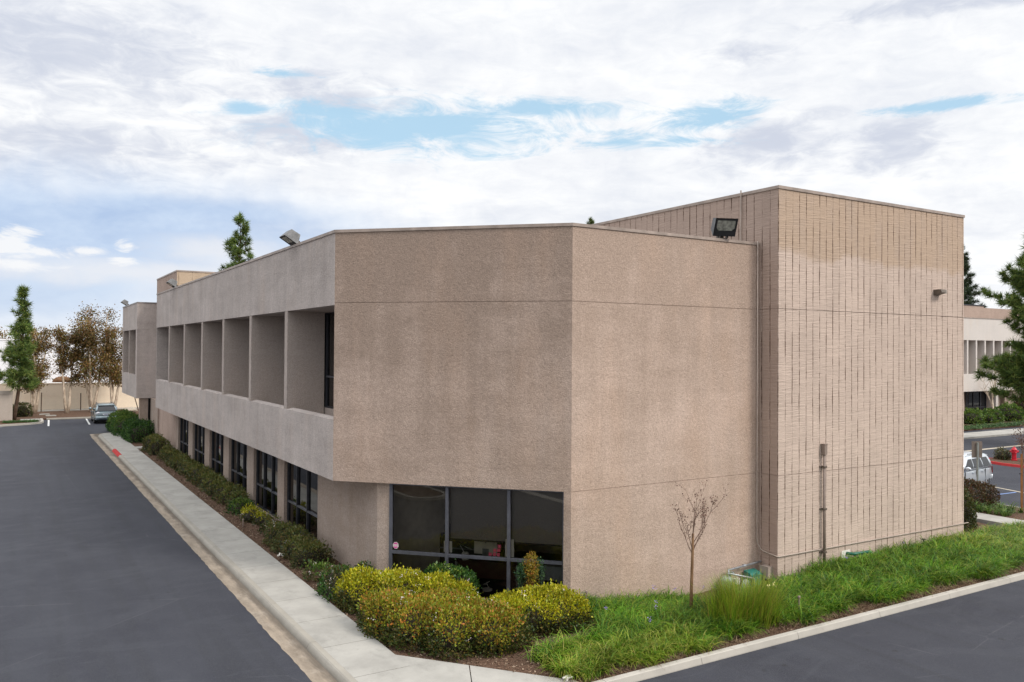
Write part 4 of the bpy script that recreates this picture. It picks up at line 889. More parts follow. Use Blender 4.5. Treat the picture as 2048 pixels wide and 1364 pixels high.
def front_edge(x): return 12.98 + .10*np.sin(x*1.9+.5) + .10*np.sin(x*4.3) + .42*np.exp(-((x-15.6)/1.5)**2)
def okA(x, y):
    a = (y > front_edge(x)) & (y < 16.9) & (x < 19.0) & (x > 9.35)
    a &= ((x-10.75)/1.25)**2 + ((y-16.1)/1.12)**2 > 1; a &= (x > 10.0) | (y < 14.9); a &= (y < 14.55) | (x > 11.3 + .25*np.sin(y*3))
    a &= ~((x > 15.4) & (y > 15.35) & (x < 18.9)); a &= ((x-14.9)/1.0)**2 + ((y-13.9)/.75)**2 > .55
    a &= ~((x > 9.2) & (x < 10.6) & (y > 14.75)); return a
def okB(x, y):
    e = 13.10 + .14*np.sin(x*1.5) + .10*np.sin(x*4.1+1) ; a = (y > e) & (y < 16.2) & (x >= 16.0) & (x < 31.8)
    a &= ~((x > 15.9) & (x < 18.7) & (y > 15.4)); return a
ptsA = scatter(9.3, 16.6, 13.0, 17.0, .19, okA); ptsB = scatter(16.0, 31.9, 13.0, 16.3, .205, okB)
lt = (ptsA[:,1] < 14.15 + .25*np.sin(ptsA[:,0]*2)) & (ptsA[:,0] < 12.9)
def lum(p): return (np.sin(p[:,0]*1.7+p[:,1]*2.1)*np.sin(p[:,1]*1.9-p[:,0]*.6+1) > -.15)
VA = join([tufts(ptsA[~lt], 44, (.36,.62), .020, .06, (-.9,.45)), ])
struct('ground_cover', fast_mesh('ground_cover', *VA), M['grass'], 'dark green strap leaved ground cover around the sapling', 'ground cover', kind='stuff')
VA = tufts(ptsA[lt], 50, (.34,.60), .019, .06, (-1.6,.4))
struct('ground_cover', fast_mesh('ground_cover', *VA), M['grass_light'], 'lighter green strap leaved ground cover at the bend of the kerb', 'ground cover', kind='stuff')
far = (ptsB[:,0] > 26.5) & (rng.random(len(ptsB)) < .75)
VB = tufts(ptsB[~far], 38, (.40,.68), .022, .07, (-1.2,.5))
struct('ground_cover', fast_mesh('ground_cover', *VB), M['grass'], 'strap leaved ground cover along the foot of the tower', 'ground cover', kind='stuff')
VB = tufts(ptsB[far], 36, (.40,.66), .026, .08, (-.6,.4))
struct('ground_cover', fast_mesh('ground_cover', *VB), M['grass_light'], 'yellowing strap leaved ground cover at the right end of the bed', 'ground cover', kind='stuff')
# dry skirts of the clumps
pd = scatter(9.4, 30, 12.95, 14.1, .16, lambda x, y: (np.abs(y - front_edge(x)) < .22) | ((x > 16) & (np.abs(y-13.02-.14*np.sin(x*1.5)) < .16)))
VB = tufts(pd, 14, (.14,.34), .012, .07, (-1.5,.6), (.5,1.3), .8)
struct('dry_leaves', fast_mesh('dry_leaves', *VB), M['straw'], 'dry brown skirts of the ground cover along the kerb', 'dry leaves', kind='stuff')
# small lilac flowers
P = []
for (x, y) in ((11.9,15.2),(12.9,14.6),(13.2,14.9),(14.3,15.5),(15.0,15.2),(15.2,15.0),(12.2,14.0),(13.9,15.8),(11.6,16.0),(24.0,15.6),(20.8,15.3)):
    P.append(np.array((x,y,.44)) + rng.normal(0,.022,(14,3)))
P = np.concatenate(P); V, F = leaves(P, unit(rng.normal(size=P.shape)+np.array([-.3,-.5,.5])), .03*np.ones(len(P)), .02*np.ones(len(P)))
struct('flowers', fast_mesh('flowers', V, F), M['lilac'], 'scattered small lilac flower heads over the ground cover', 'flowers', kind='stuff')
rd = thing('reed_clump', 'tall upright fan of reed like leaves beside the kerb', 'ornamental grass', (14.95,13.75,-.05))
pr = np.stack([14.95+rng.normal(0,.42,80), 13.8+rng.normal(0,.24,80), -.04*np.ones(80)], 1)
az = None; n = len(pr)*34; P = np.repeat(pr, 34, 0) + rng.normal(0,.04,(n,3))*np.array([1,1,0]); az = np.arctan2(P[:,1]-13.8, (P[:,0]-14.95)*.9) + rng.normal(0,.7,n)
V, F = blades(P, az, np.abs(rng.normal(.0,.34,n)), rng.uniform(.65,1.22,n), .013*np.ones(n), 4, .22); obj('foliage', fast_mesh('foliage', V, F), M['reed'], rd)
P = np.concatenate([np.array(c) + rng.normal(0,.02,(12,3)) for c in ((15.75,13.75,.72),(16.05,13.85,.70))]); V, F = leaves(P, unit(rng.normal(size=P.shape)), .06*np.ones(len(P)), .05*np.ones(len(P))); obj('flower', fast_mesh('flower', V, F), M['petal_yellow'], rd)
# wood chips and litter
def chips(n, x0, x1, y0, y1, ok):
    p = np.stack([rng.uniform(x0,x1,n), rng.uniform(y0,y1,n)], 1); p = p[ok(p[:,0],p[:,1])]; P = np.concatenate([p, bed_z(p[:,0],p[:,1])[:,None]+.012], 1)
    D = unit(rng.normal(size=P.shape)*np.array([1,1,.25])); s = rng.uniform(.03,.085,len(P)); return leaves(P, D, s, s*rng.uniform(.25,.6,len(P)), .1)
VC = join([chips(26000, 6.95, 31.5, 12.78, 18, inner_walk), chips(14000, 6.95, 8.55, 18, 56, lambda x,y: x > 6.99)])
struct('wood_chips', fast_mesh('wood_chips', *VC), M['chip'], 'loose bark chips over the planting bed', 'wood chips', kind='stuff')
for (x, y, lab) in ((9.35,13.12,'crumpled white litter at the tip of the planting bed'),(7.35,16.75,'white scrap of litter on the mulch below the copper hedge'),(7.25,25.4,'white scrap of litter on the mulch beside the long side window')):
    m = MB(); rs = random.Random(int(x*100))
    m.blob((x,y,.03),(.11,.07,.035),int(x*37),.5,9,6); o = obj('litter', m, M['white']); tag(o, lab, 'litter', 'scraps of litter')
def irrigation(x, y, h, lab):
    m = MB().tube([(x,y,-.1),(x,y,h)], .018, 6).lathe([(.03,0),(.035,.01),(.035,.05),(.02,.06)], (x,y,h), 'z', 8); o = obj('sprinkler_riser', m, M['pipe_brown']); tag(o, lab, 'sprinkler', 'sprinkler risers in the beds')
irrigation(16.35,13.35,.45,'thin sprinkler riser at the kerb right of the reed clump'); irrigation(7.6,21.75,.42,'pale sprinkler riser under the overhang corner'); irrigation(7.25,30.3,.2,'short sprinkler riser in the mulch by the second pier'); irrigation(12.35,16.55,.35,'short dark riser in the ground cover near the front wall')
# bare sapling
def branch_tree(m, p, d, Lh, r, depth, rs, tips, spread=.5, up=.2):
    q = [p]; dd = d
    for s in range(4):
        dd = (dd + Vector((rs.uniform(-.18,.18), rs.uniform(-.18,.18), rs.uniform(-.02,.2)*up*3))).normalized(); q.append(q[-1] + dd*Lh/4)
    m.tube(q, [r*(1-.17*i) for i in range(5)], 5, False)
    tips.append((q[-1], dd)); tips.append((q[3], dd)); tips.append((q[2], dd))
    if depth:
        for i in range(rs.choice((2,3))):
            a = Vector((rs.uniform(-1,1), rs.uniform(-1,1), rs.uniform(-.1,.6))); branch_tree(m, q[rs.choice((2,3,4))], (dd + a*spread).normalized(), Lh*rs.uniform(.45,.7), r*.5, depth-1, rs, tips, spread, up)
sa = thing('bare_sapling', 'thin bare sapling with dry seed heads in front of the tan wall', 'sapling', (14.24,14.83,-.08))
rs = random.Random(5); m = MB(); m.tube([(14.24,14.83,-.1),(14.25,14.83,.7),(14.28,14.83,1.45),(14.29,14.83,1.95)], [.045,.038,.033,.028], 8); obj('trunk', m, M['bark_thin'], sa, smooth=True)
m = MB(); tips = []; p0 = Vector((14.28,14.83,1.45))
for dx, dy, Lh, zz in ((-.62,.1,.85,1.45),(-.28,-.2,.95,1.8),(.55,.1,.75,1.5),(.85,-.1,.9,1.7),(.35,.3,.75,1.8),(-.75,-.1,.7,1.55),(.1,-.3,.6,1.9),(.6,-.35,.6,1.6)):
    branch_tree(m, Vector((14.28,14.83,zz)), Vector((dx,dy,.95)).normalized(), Lh, .013, 2 if Lh < 1 else 1, rs, tips, .8, .3)
obj('branch', m, M['twig'], sa)
P = np.array([tuple(rs.choice(tips)[0]) for _ in range(220)]); P = np.repeat(P, 2, 0) + rng.normal(0,.03,(440,3))
V, F = leaves(P, unit(rng.normal(size=P.shape)), .045*rng.uniform(.6,1.3,len(P)), .03*np.ones(len(P))); obj('seed_head', fast_mesh('seed_head', V, F), M['pod'], sa)['kind'] = 'stuff'

# ------------------------------------------------------------------ trees
def pine(label, base, H, crown, rad, seed, lean=(0,0), tr=.18, nd_=.24, per=42, mat='pine', gaps=.25, dens=1.0, name='pine_tree', prof=None, group=None, curve=0.0):
    rs = random.Random(seed); r = thing(name, label, 'tree', base, 0, group); bx, by, bz = base
    def trunk(z): t = z/H; return Vector((bx + lean[0]*t + curve*math.sin(t*math.pi), by + lean[1]*t, bz + z))
    m = MB(); n = 12; m.tube([trunk(H*i/n) for i in range(n+1)], [max(.02, tr*(1-.92*i/n)) for i in range(n+1)], 8); obj('trunk', m, M['bark_dark'], r, smooth=True)
    bm = MB(); TP, TD = [], []; z = crown
    while z < H*.985:
        t = (z-crown)/(H-crown); R_ = (prof(t) if prof else (1-t)**.75*(.55+.45*math.sin(t*9+seed)))*rad
        for k in range(rs.choice((3,4,5))):
            if rs.random() < gaps: continue
            a = rs.uniform(0, 6.283); Lb = max(.18, R_*rs.uniform(.55,1.1)); p = trunk(z); el = rs.uniform(.0,.35) + .5*t
            q = [p]; dd = Vector((math.cos(a)*math.cos(el), math.sin(a)*math.cos(el), math.sin(el)))
            for s in range(3): dd = (dd + Vector((rs.uniform(-.15,.15), rs.uniform(-.15,.15), .10))).normalized(); q.append(q[-1]+dd*Lb/3)
            bm.tube(q, [tr*.22,tr*.17,tr*.12,tr*.06], 5, False)
            for s in range(max(2, int(Lb/.30*dens))):
                f = rs.uniform(.32,1.0); i = min(2, int(f*3)); pos = q[i].lerp(q[i+1], f*3-i) + Vector((rs.gauss(0,.16), rs.gauss(0,.16), rs.gauss(.04,.12)))*min(1,Lb)
                TP.append(tuple(pos)); TD.append(tuple((dd + Vector((rs.gauss(0,.4), rs.gauss(0,.4), .45))).normalized()))
        z += rs.uniform(.22,.42)*max(.6, H/14)
    for _ in range(6): TP.append(tuple(trunk(H*rs.uniform(.965,1.0)))); TD.append((0,0,1))
    obj('branch', bm, M['bark_dark'], r)
    P = np.repeat(np.array(TP), per, 0); D = unit(np.repeat(np.array(TD), per, 0)*.55 + unit(rng.normal(size=(len(P),3)))*.9); n = len(P)
    W_ = unit(np.cross(D, rng.normal(size=(n,3)))); Ln = nd_*rng.uniform(.6,1.15,(n,1)); wd = nd_*.10
    V = np.stack([P + W_*wd*.5, P - W_*wd*.5, P + D*Ln], 1).reshape(-1,3); obj('crown', fast_mesh('crown', V, np.arange(3*n).reshape(-1,3)), M[mat], r)
    return r
pine('leaning dark trunked pine on the corner island beside the grey block wall', (.42,83.7,.0), 11.5, 2.6, 2.35, 3, (.45,0), .17, .58, 28, 'pine_bright', .10, 1.25, curve=.32,
     prof=lambda t: (.95 if t < .3 else .95-.82*(t-.3)/.7) * (.72+.30*math.sin(t*27)))
pine('tall pine behind the office building rising over the long parapet', (20.9,90,.0), 20.6, 10, 3.0, 11, (0,0), .26, .62, 34, 'pine_bright', .16, 1.05, prof=lambda t: (1-t**4)*(.62+.24*math.sin(t*24)))
pine('pine behind the building with only its tip above the front parapet', (45.0,60,.0), 18.5, 9, 3.2, 5, (0,0), .26, .36, 34, 'pine', .2, .8)
pine('dark pine beyond the second building beside the tower edge', (106.3,61,.0), 20.5, 6, 4.6, 8, (0,0), .32, .6, 44, 'pine_cool', .15, 1.3, prof=lambda t: (1-t)**.6*(.6+.4*abs(math.sin(t*11))))
pine('full dark needled pine at the right edge in front of the second building', (62.9,30.2,-.1), 15.2, 2.8, 4.0, 4, (.2,0), .3, .55, 44, 'pine_bright', .0, 1.5, prof=lambda t: (.80+.25*math.sin(t*13+.6))*(1 if t < .7 else 1-(t-.7)/.42))
def broadleaf(label, base, H, stems, rad, seed, mat='brown_leaf', leaf=.20, n=2600, name='paperbark_tree', group='pale trunked trees before the beige wall', low=.32, bark_='bark_pale', tr=.15):
    rs = random.Random(seed); r = thing(name, label, 'tree', base, 0, group); bx, by, bz = base; C_ = []
    br = MB()
    for s in range(stems):
        a = 6.283*s/stems + rs.uniform(-.4,.4); out = rad*rs.uniform(.35,.7) if stems > 1 else .1; pts = []; hh = H*rs.uniform(.82,1.0)
        for i in range(8):
            t = i/7; o = out*(t**.8); pts.append(Vector((bx + math.cos(a)*(o+.07) + rs.gauss(0,.05)*t*2, by + math.sin(a)*(o+.07)*.8 + rs.gauss(0,.05)*t*2, bz + hh*t)))
        tm = MB().tube(pts, [tr*(1-.85*i/7) for i in range(8)], 7); obj('trunk', tm, M[bark_], r, smooth=True)
        for i in range(13):
            t = rs.uniform(low, .98); k = min(6, int(t*7)); p = pts[k].lerp(pts[k+1], t*7-k); b = rs.uniform(0,6.283); Lb = rad*rs.uniform(.3,.75)*(1.15-.55*t)
            d_ = Vector((math.cos(b), math.sin(b), rs.uniform(.3,1.0))).normalized(); q = p + d_*Lb; br.tube([p, p.lerp(q,.5)+Vector((0,0,.06)), q], [tr*.28,tr*.18,tr*.07], 5, False); C_ += [tuple(q), tuple(p.lerp(q,.6))]
        C_.append(tuple(pts[7]))
    obj('branch', br, M[bark_], r)
    C_ = np.array(C_); k = rng.integers(0, len(C_), n); P = C_[k] + rng.normal(0, 1, (n,3))*np.array([.40,.40,.36])*rad/1.6*rng.uniform(.5,1.1,(n,1))
    P = P[P[:,2] > bz + H*low*.85]; V, F = leaves(P, unit(rng.normal(size=P.shape)+np.array([0,0,-.2])), leaf*rng.uniform(.6,1.3,len(P)), leaf*.5*np.ones(len(P))); obj('crown', fast_mesh('crown', V, F), M[mat], r)
    return r
broadleaf('multi stemmed pale trunked tree just right of the leaning pine', (2.1,90.6,0), 8.4, 4, 1.45, 21, n=7000, low=.28)
broadleaf('slim pale trunked tree between the two clumps before the beige wall', (4.85,90.3,0), 8.9, 2, 1.35, 22, n=6500, low=.34)
broadleaf('wide spreading pale trunked tree behind the parked grey green car', (7.0,90.3,0), 10.0, 4, 2.0, 23, n=11500, low=.28)
broadleaf('pale trunked tree with leafy crown next to the far wing', (8.9,90.8,0), 9.6, 3, 1.6, 24, n=9000, low=.30)
for i, (x, y, h_, lab) in enumerate(((-3.5,131,9.0,'left of them'),(.6,133,8.4,'middle of them'),(4.2,130,9.4,'right of them'))):
    broadleaf('distant dark tree behind the white warehouse, %s' % lab, (x,y,0), h_, 2, 2.6, 40+i, 'brown_leaf', .35, 1500, 'distant_tree', 'distant trees behind the white warehouse', .4, 'bark_dark')

# ------------------------------------------------------------------ far left: walls, stakes, rocks
bw = thing('beige_wall', 'long low beige block wall behind the pale trunked trees', 'wall', (5,95.5,0)); obj('wall', MB().box(-40,60,95.4,95.7,-.2,1.34).box(-40,60,95.42,95.7,1.34,1.37).box(-40,60,95.4,95.7,1.37,2.62), M['beige_wall'], bw); obj('cap', MB().box(-40,60,95.36,95.74,2.622,2.72), M['beige_wall'], bw)
wh = thing('white_warehouse', 'flat roofed white warehouse beyond the beige wall', 'warehouse', (0,116,0)); obj('wall', MB().box(-60,40,110,125,-.3,7.1), M['white_wall'], wh); obj('roof_edge', MB().box(-60.1,40.1,109.94,125.1,7.102,7.28), M['white_wall'], wh)
gwl = thing('grey_block_wall', 'grey stucco enclosure wall at the left edge behind the pine', 'wall', (-4,83.4,0)); obj('wall', MB().box(-14,.30,83.3,83.6,-.2,2.28), M['grey_wall'], gwl); obj('cap', MB().box(-14,.33,83.27,83.63,2.282,2.55), M['grey_wall'], gwl)
pa = thing('parasol', 'brown dome shaped parasol showing above the beige wall', 'parasol', (4.75,97.3,0)); obj('canopy', MB().lathe([(.95,2.75),(.86,3.0),(.6,3.22),(.3,3.32),(.02,3.36)], (4.75,97.3,0), 'z', 16), M['thatch'], pa, smooth=True); obj('pole', MB().tube([(4.75,97.3,0),(4.75,97.3,2.9)], .04, 8), M['bark_dark'], pa)
for x, y, h_, tx, lab in ((6.2,93.4,1.75,0,'upright rusty stake before the beige wall beside the car'),(2.72,92.6,1.9,.02,'rusty stake among the pale trunks of the left tree'),(11.35,91.6,1.55,-.45,'leaning dark stake near the far wing')):
    o = obj('stake', MB().tube([(x,y,-.1),(x+tx,y,h_)], .05, 6), M['bark_dark']); tag(o, lab, 'stake', 'stakes before the beige wall')
o = obj('rock', MB().blob((10.35,89.6,.14),(.62,.45,.30),3,.12), M['rock'], smooth=True); tag(o, 'pale boulder on the mulch beyond the far wing', 'rock')
for x, y, lab in ((3.35,86.9,'nearer of two pale utility lids in the mulch'),(2.9,88.9,'farther of two pale utility lids in the mulch')):
    u = thing('utility_cover', lab, 'utility cover', (x,y,.02), 0, 'utility lids in the mulch'); obj('rim', MB().box(-.42,.42,-.36,.36,-.05,.05), M['walk'], u, False); obj('lid', MB().box(-.34,.34,-.28,.28,.052,.07), M['kerb'], u, False)
hedge('square_bush', 'dark square clipped bush behind the leaning pine', 'bush', [(1.05,87.2,.70,.6,1.15,0,4.0)], 240, 'hedge_olive', 'hedge_green', .13, 0, None, .8, .06)
P = np.stack([rng.uniform(-.3,2.0,90), 80.9+rng.uniform(-.6,.7,90), .02*np.ones(90)], 1); V, F = tufts(P, 24, (.15,.32), .03, .12, (0,0), (.2,1.1))
struct('ground_cover', fast_mesh('ground_cover', V, F), M['hedge_deep'], 'low green ground cover under the leaning pine', 'ground cover', kind='stuff')

# ------------------------------------------------------------------ right side: second building and its forecourt
B2 = thing('second_building', 'pale stucco office building with upright fins across the right hand lot', 'office building', (90,50,0))
Y2 = 46.0
obj('fascia', MB().box(62,110,Y2,Y2+.4,7.70,9.88), M['white_stucco'], B2); obj('spandrel', MB().box(62,110,Y2,Y2+.3,2.58,4.33), M['white_stucco'], B2)
x = 62.2; i = 0
while x < 110:
    if i == 0: ff = obj('fin', MB().box(0,.24,Y2+.01,Y2+1.2,4.0,7.72), M['white_stucco'], B2); ff.location.x = x; f = ff
    else: f = ff.copy(); COL.objects.link(f); f.location.x = x
    x += 1.58; i += 1
obj('rear_wall', MB().box(62,110,Y2+1.21,Y2+1.4,-.2,9.8), M['stucco_low'], B2); obj('soffit', MB().box(62,110,Y2+.31,Y2+1.2,2.62,2.8), M['stucco_low'], B2); obj('ceiling', MB().box(62,110,Y2+.41,Y2+1.2,7.705,7.9), M['stucco_low'], B2); obj('floor', MB().box(62,110,Y2+.31,Y2+1.2,3.8,3.95), M['stucco_low'], B2)
obj('coping', MB().box(61.9,110.1,Y2-.04,Y2+.44,9.882,9.97), M['coping'], B2)
obj('tower', MB().box(64,85.8,Y2+.9,58,9.0,11.25).box(88.0,112,Y2+2.5,58,9.0,11.25), M['groove_y'], B2); obj('coping', MB().box(63.9,85.9,Y2+.85,58.1,11.252,11.36), M['frame'], B2)
m = MB(); 
for xx in (83.0,84.25,85.5,86.6): m.box(xx-.05,xx+.05,Y2+1.08,Y2+1.2,.2,2.62)
for a, b in ((83.05,84.2),(84.3,85.45),(85.55,86.55)): m.box(a,b,Y2+1.1,Y2+1.2,.80,.90); m.box(a,b,Y2+1.1,Y2+1.2,.2,.3)
bw2 = obj('window', m, M['frame'], B2); obj('pane', MB().add([(82.95,Y2+1.15,.2),(86.65,Y2+1.15,.2),(86.65,Y2+1.15,2.62),(82.95,Y2+1.15,2.62)], [(0,1,2,3)]), M['car_glass'], bw2)
m = MB().box(88.0,88.9,Y2+1.10,Y2+1.205,.0,2.5); bd = obj('door', m, M['frame'], B2); obj('handle', MB().box(88.75,88.8,Y2+1.04,Y2+1.098,1.0,1.25), M['alu'], bd)
obj('pier', MB().box(87.15,87.6,Y2+.4,Y2+1.2,-.2,2.615), M['white_stucco'], B2); obj('entry_wall', MB().box(89.6,112,Y2+.8,Y2+1.2,-.2,2.615), M['stucco_low'], B2)
hedge('entrance_shrub', 'leafy pale green shrub row under the second building window', 'shrub', spine((74.5,41.9),(78.6,42.2),3,1.0,1.05,0,2.2,.15), 90, 'fresh_leaf', 'fresh_leaf', .19, 0, 'shrubs before the second building', .35, .15)
hedge('entrance_shrub', 'rounded pale green shrub beside the second building door', 'shrub', [(81.2,42.0,1.35,1.2,1.45,0,2.2)], 90, 'fresh_leaf', 'fresh_leaf', .19, 0, 'shrubs before the second building', .35, .15)
hedge('entrance_shrub', 'reddish brown bush at the far right of the second building', 'shrub', [(86.5,43.0,1.6,1.2,2.0,0,2.2)], 110, 'red_leaf', 'red_leaf', .19, 0, 'shrubs before the second building', .5, .15)
P = scatter(55, 92, 38.95, 40.5, .42, lambda x, y: x > 0); P[:,2] = .0; V, F = tufts(P, 26, (.22,.42), .035, .16, (0,0), (.2,1.1))
struct('ground_cover', fast_mesh('ground_cover', V, F), M['hedge_deep'], 'green ground cover strip before the second building', 'ground cover', kind='stuff')
def bare_tree(label, base, H, seed, group, r=.09, spread=.75):
    t = thing('bare_tree', label, 'tree', base, 0, group); rs = random.Random(seed); m = MB(); tips = []; b = Vector(base)
    obj('trunk', MB().tube([b, b+Vector((.05,0,H*.2)), b+Vector((.0,.05,H*.4))], [r, r*.8, r*.7], 7), M['bark_pale'], t, smooth=True)
    for k in range(6): branch_tree(m, b+Vector((.0,.03,H*(.18+.045*k))), Vector((rs.uniform(-.8,.8), rs.uniform(-.6,.6), 1.2)).normalized(), H*.5, r*.5, 2, rs, tips, spread, .3)
    obj('branch', m, M['bark_pale'], t); return t
bare_tree('pale bare branched tree before the second building window', (83.2,44.6,0), 4.6, 6, 'bare trees before the second building', .10)
bare_tree('pale bare branched tree farther along the second building, near the red bush', (88.0,44.5,0), 4.2, 9, 'bare trees before the second building', .09)
hedge('round_hedge', 'rounded dark green hedge hugging the right end of the tower', 'hedge', [(29.7,17.6,.95,.85,1.5,-.05,2.8)], 700, 'hedge_green', 'hedge_green', .075, 0, None, .8, .05)
hedge('reddish_bush', 'reddish brown flowering bush beside the sign post', 'bush', [(34.3,19.6,1.2,.75,.95,-.02,2.4),(35.3,19.5,.75,.65,.85,-.02,2.3)], 520, 'red_leaf', 'red_leaf', .085, 14, None, .5, .1)
P = np.concatenate([np.stack([rng.uniform(33.4,35.2,34), rng.uniform(17.5,19.6,34), -.02*np.ones(34)],1), np.stack([rng.uniform(33.4,34.4,14), rng.uniform(18.6,20.2,14), -.02*np.ones(14)],1)]); V, F = tufts(P, 26, (.28,.62), .03, .05, (0,0), (.1,.9))
struct('ground_cover', fast_mesh('ground_cover', V, F), M['fresh_leaf'], 'bright green leafy clumps beside the footpath on the right', 'ground cover', kind='stuff')
sg = thing('sign_post', 'back of a parking sign on a galvanised post before the silver car', 'sign', (36.85,20.4,0))
obj('post', MB().box(36.81,36.87,20.38,20.44,-.1,2.42), M['steel'], sg)
c_, s_ = math.cos(R(-30)), math.sin(R(-30))
def sgp(u, v, z): return (36.84+u*c_-v*s_, 20.41+u*s_+v*c_, z)
m = MB(); pl_ = [sgp(u,v,0)[:2] for u, v in ((-.235,.045),(.235,.045),(.235,.06),(-.235,.06))]; m.prism(pl_, 1.74, 2.47); obj('plate', m, M['sign_back'], sg)
sk = thing('staked_sapling', 'young sapling with dark seed heads tied to a rusty stake', 'sapling', (34.95,17.6,0))
obj('stake', MB().tube([(34.95,17.6,-.1),(34.95,17.6,2.35)], .035, 8), M['rust_pole'], sk); obj('tie', MB().tube([(34.8,17.6,1.55),(35.15,17.62,1.57)], .02, 6), M['black'], sk)
m = MB(); tips = []; rs = random.Random(2); m.tube([(35.1,17.62,-.1),(35.1,17.62,1.6),(35.05,17.6,2.3)], [.03,.024,.016], 6)
for k in range(6): branch_tree(m, Vector((35.06,17.6,2.0+.05*k)), Vector((rs.uniform(-.9,.7), rs.uniform(-.5,.5), 1)).normalized(), .9, .012, 1, rs, tips, .6, .3)
obj('branch', m, M['twig'], sk); P = np.repeat(np.array([tuple(rs.choice(tips)[0]) for _ in range(60)]), 5, 0) + rng.normal(0,.06,(300,3)); V, F = leaves(P, unit(rng.normal(size=P.shape)), .06*np.ones(300), .04*np.ones(300)); obj('seed_head', fast_mesh('seed_head', V, F), M['pod'], sk)['kind'] = 'stuff'
hy = thing('fire_hydrant', 'red fire hydrant on the red kerbed island', 'fire hydrant', (51.4,26.3,0))
obj('barrel', MB().lathe([(.17,0),(.17,.06),(.12,.07),(.12,.42),(.15,.44),(.15,.50),(.13,.52),(.13,.60),(.16,.61),(.16,.64),(.14,.68),(.09,.76),(.04,.79),(.04,.84)], (51.4,26.3,0), 'z', 18), M['red_iron'], hy, smooth=False)
for a in (0,120,240): obj('outlet', MB().tube([(51.4,26.3,.53),(51.4+.24*math.cos(R(a+200)),26.3+.24*math.sin(R(a+200)),.53)], .065, 10), M['red_iron'], hy)
hedge('island_shrub', 'small dark shrub left of the red hydrant', 'shrub', [(51.3,26.9,.42,.42,.55,0,2.2)], 320, 'hedge_olive', 'hedge_olive', .09, 0, 'shrubs on the hydrant island', .8, .08)
hedge('island_shrub', 'small dark shrub right of the red hydrant', 'shrub', [(51.6,25.2,.45,.45,.6,0,2.2)], 320, 'hedge_olive', 'hedge_olive', .09, 0, 'shrubs on the hydrant island', .8, .08)
# overhead wire seen between the trees
wr = MB()
for z0 in (13.2,13.7): wr.tube([(60,84,z0+.3),(100,84,z0),(180,84,z0+.3)], .03, 5)
o = obj('overhead_wire', wr, M['black']); tag(o, 'pair of thin overhead wires beyond the second building', 'wire')

# ------------------------------------------------------------------ cars
def car_shell(Lc, hw, H, belt, zl, st, gh, rw, wx, name_root, paint_m, r):
    rings = []
    for x, w_, z0, z1 in st:
        rings.append([(x,0,z0),(x,w_*.86,z0),(x,w_*.97,z0+.10),(x,w_,z0+.26),(x,w_*.985,(z0+z1)/2+.08),(x,w_*.955,z1-.07),(x,w_*.88,z1-.01),(x,w_*.5,z1+.015),(x,0,z1+.02)]
                     + [(x,-p[1],p[2]) for p in [(x,w_*.5,z1+.015),(x,w_*.88,z1-.01),(x,w_*.955,z1-.07),(x,w_*.985,(z0+z1)/2+.08),(x,w_,z0+.26),(x,w_*.97,z0+.10),(x,w_*.86,z0)]])
    bm_ = MB().loft(rings); body = obj('body', bm_, M[paint_m], r, False, True)
    cut = MB()
    for x in wx:
        for s in (1,-1): cut.lathe([(rw*1.17,-.24),(rw*1.17,.24)], (x, s*(hw-.10), rw), 'y', 28)
    co = obj('arch', cut, M['black'], None); md = body.modifiers.new('b','BOOLEAN'); md.object = co; md.operation = 'DIFFERENCE'; md.solver = 'EXACT'
    dg = bpy.context.evaluated_depsgraph_get(); dg.update(); me = bpy.data.meshes.new_from_object(body.evaluated_get(dg)); body.modifiers.clear(); body.data = me; me.name = 'body'
    bpy.data.objects.remove(co, do_unlink=True)
    me.materials.clear(); me.materials.append(M[paint_m])
    try: me.set_sharp_from_angle(angle=R(38))
    except Exception: pass
    # wheel wells
    obj('underbody', MB().box(st[1][0]+.12, st[-2][0]-.12, -hw+.30, hw-.30, .22, belt-.15), M['black'], r, False)
    m = MB().loft([[(xr,w0,z),(xr-.03,0,z),(xr,-w0,z),(xr+.12,-w0-.02,z),(xf-.25,-w0-.01,z),(xf,-w0+.12,z),(xf+.06,0,z),(xf,w0-.12,z),(xf-.25,w0+.01,z),(xr+.12,w0+.02,z)] for z, xr, xf, w0 in gh])
    obj('roof', m, M[paint_m], r, False, True)
    return body
def ginterp(gh, z):
    for a, b in zip(gh[:-1], gh[1:]):
        if a[0] <= z <= b[0]: t = (z-a[0])/(b[0]-a[0]); return [a[i]+(b[i]-a[i])*t for i in range(4)]
    return gh[-1]
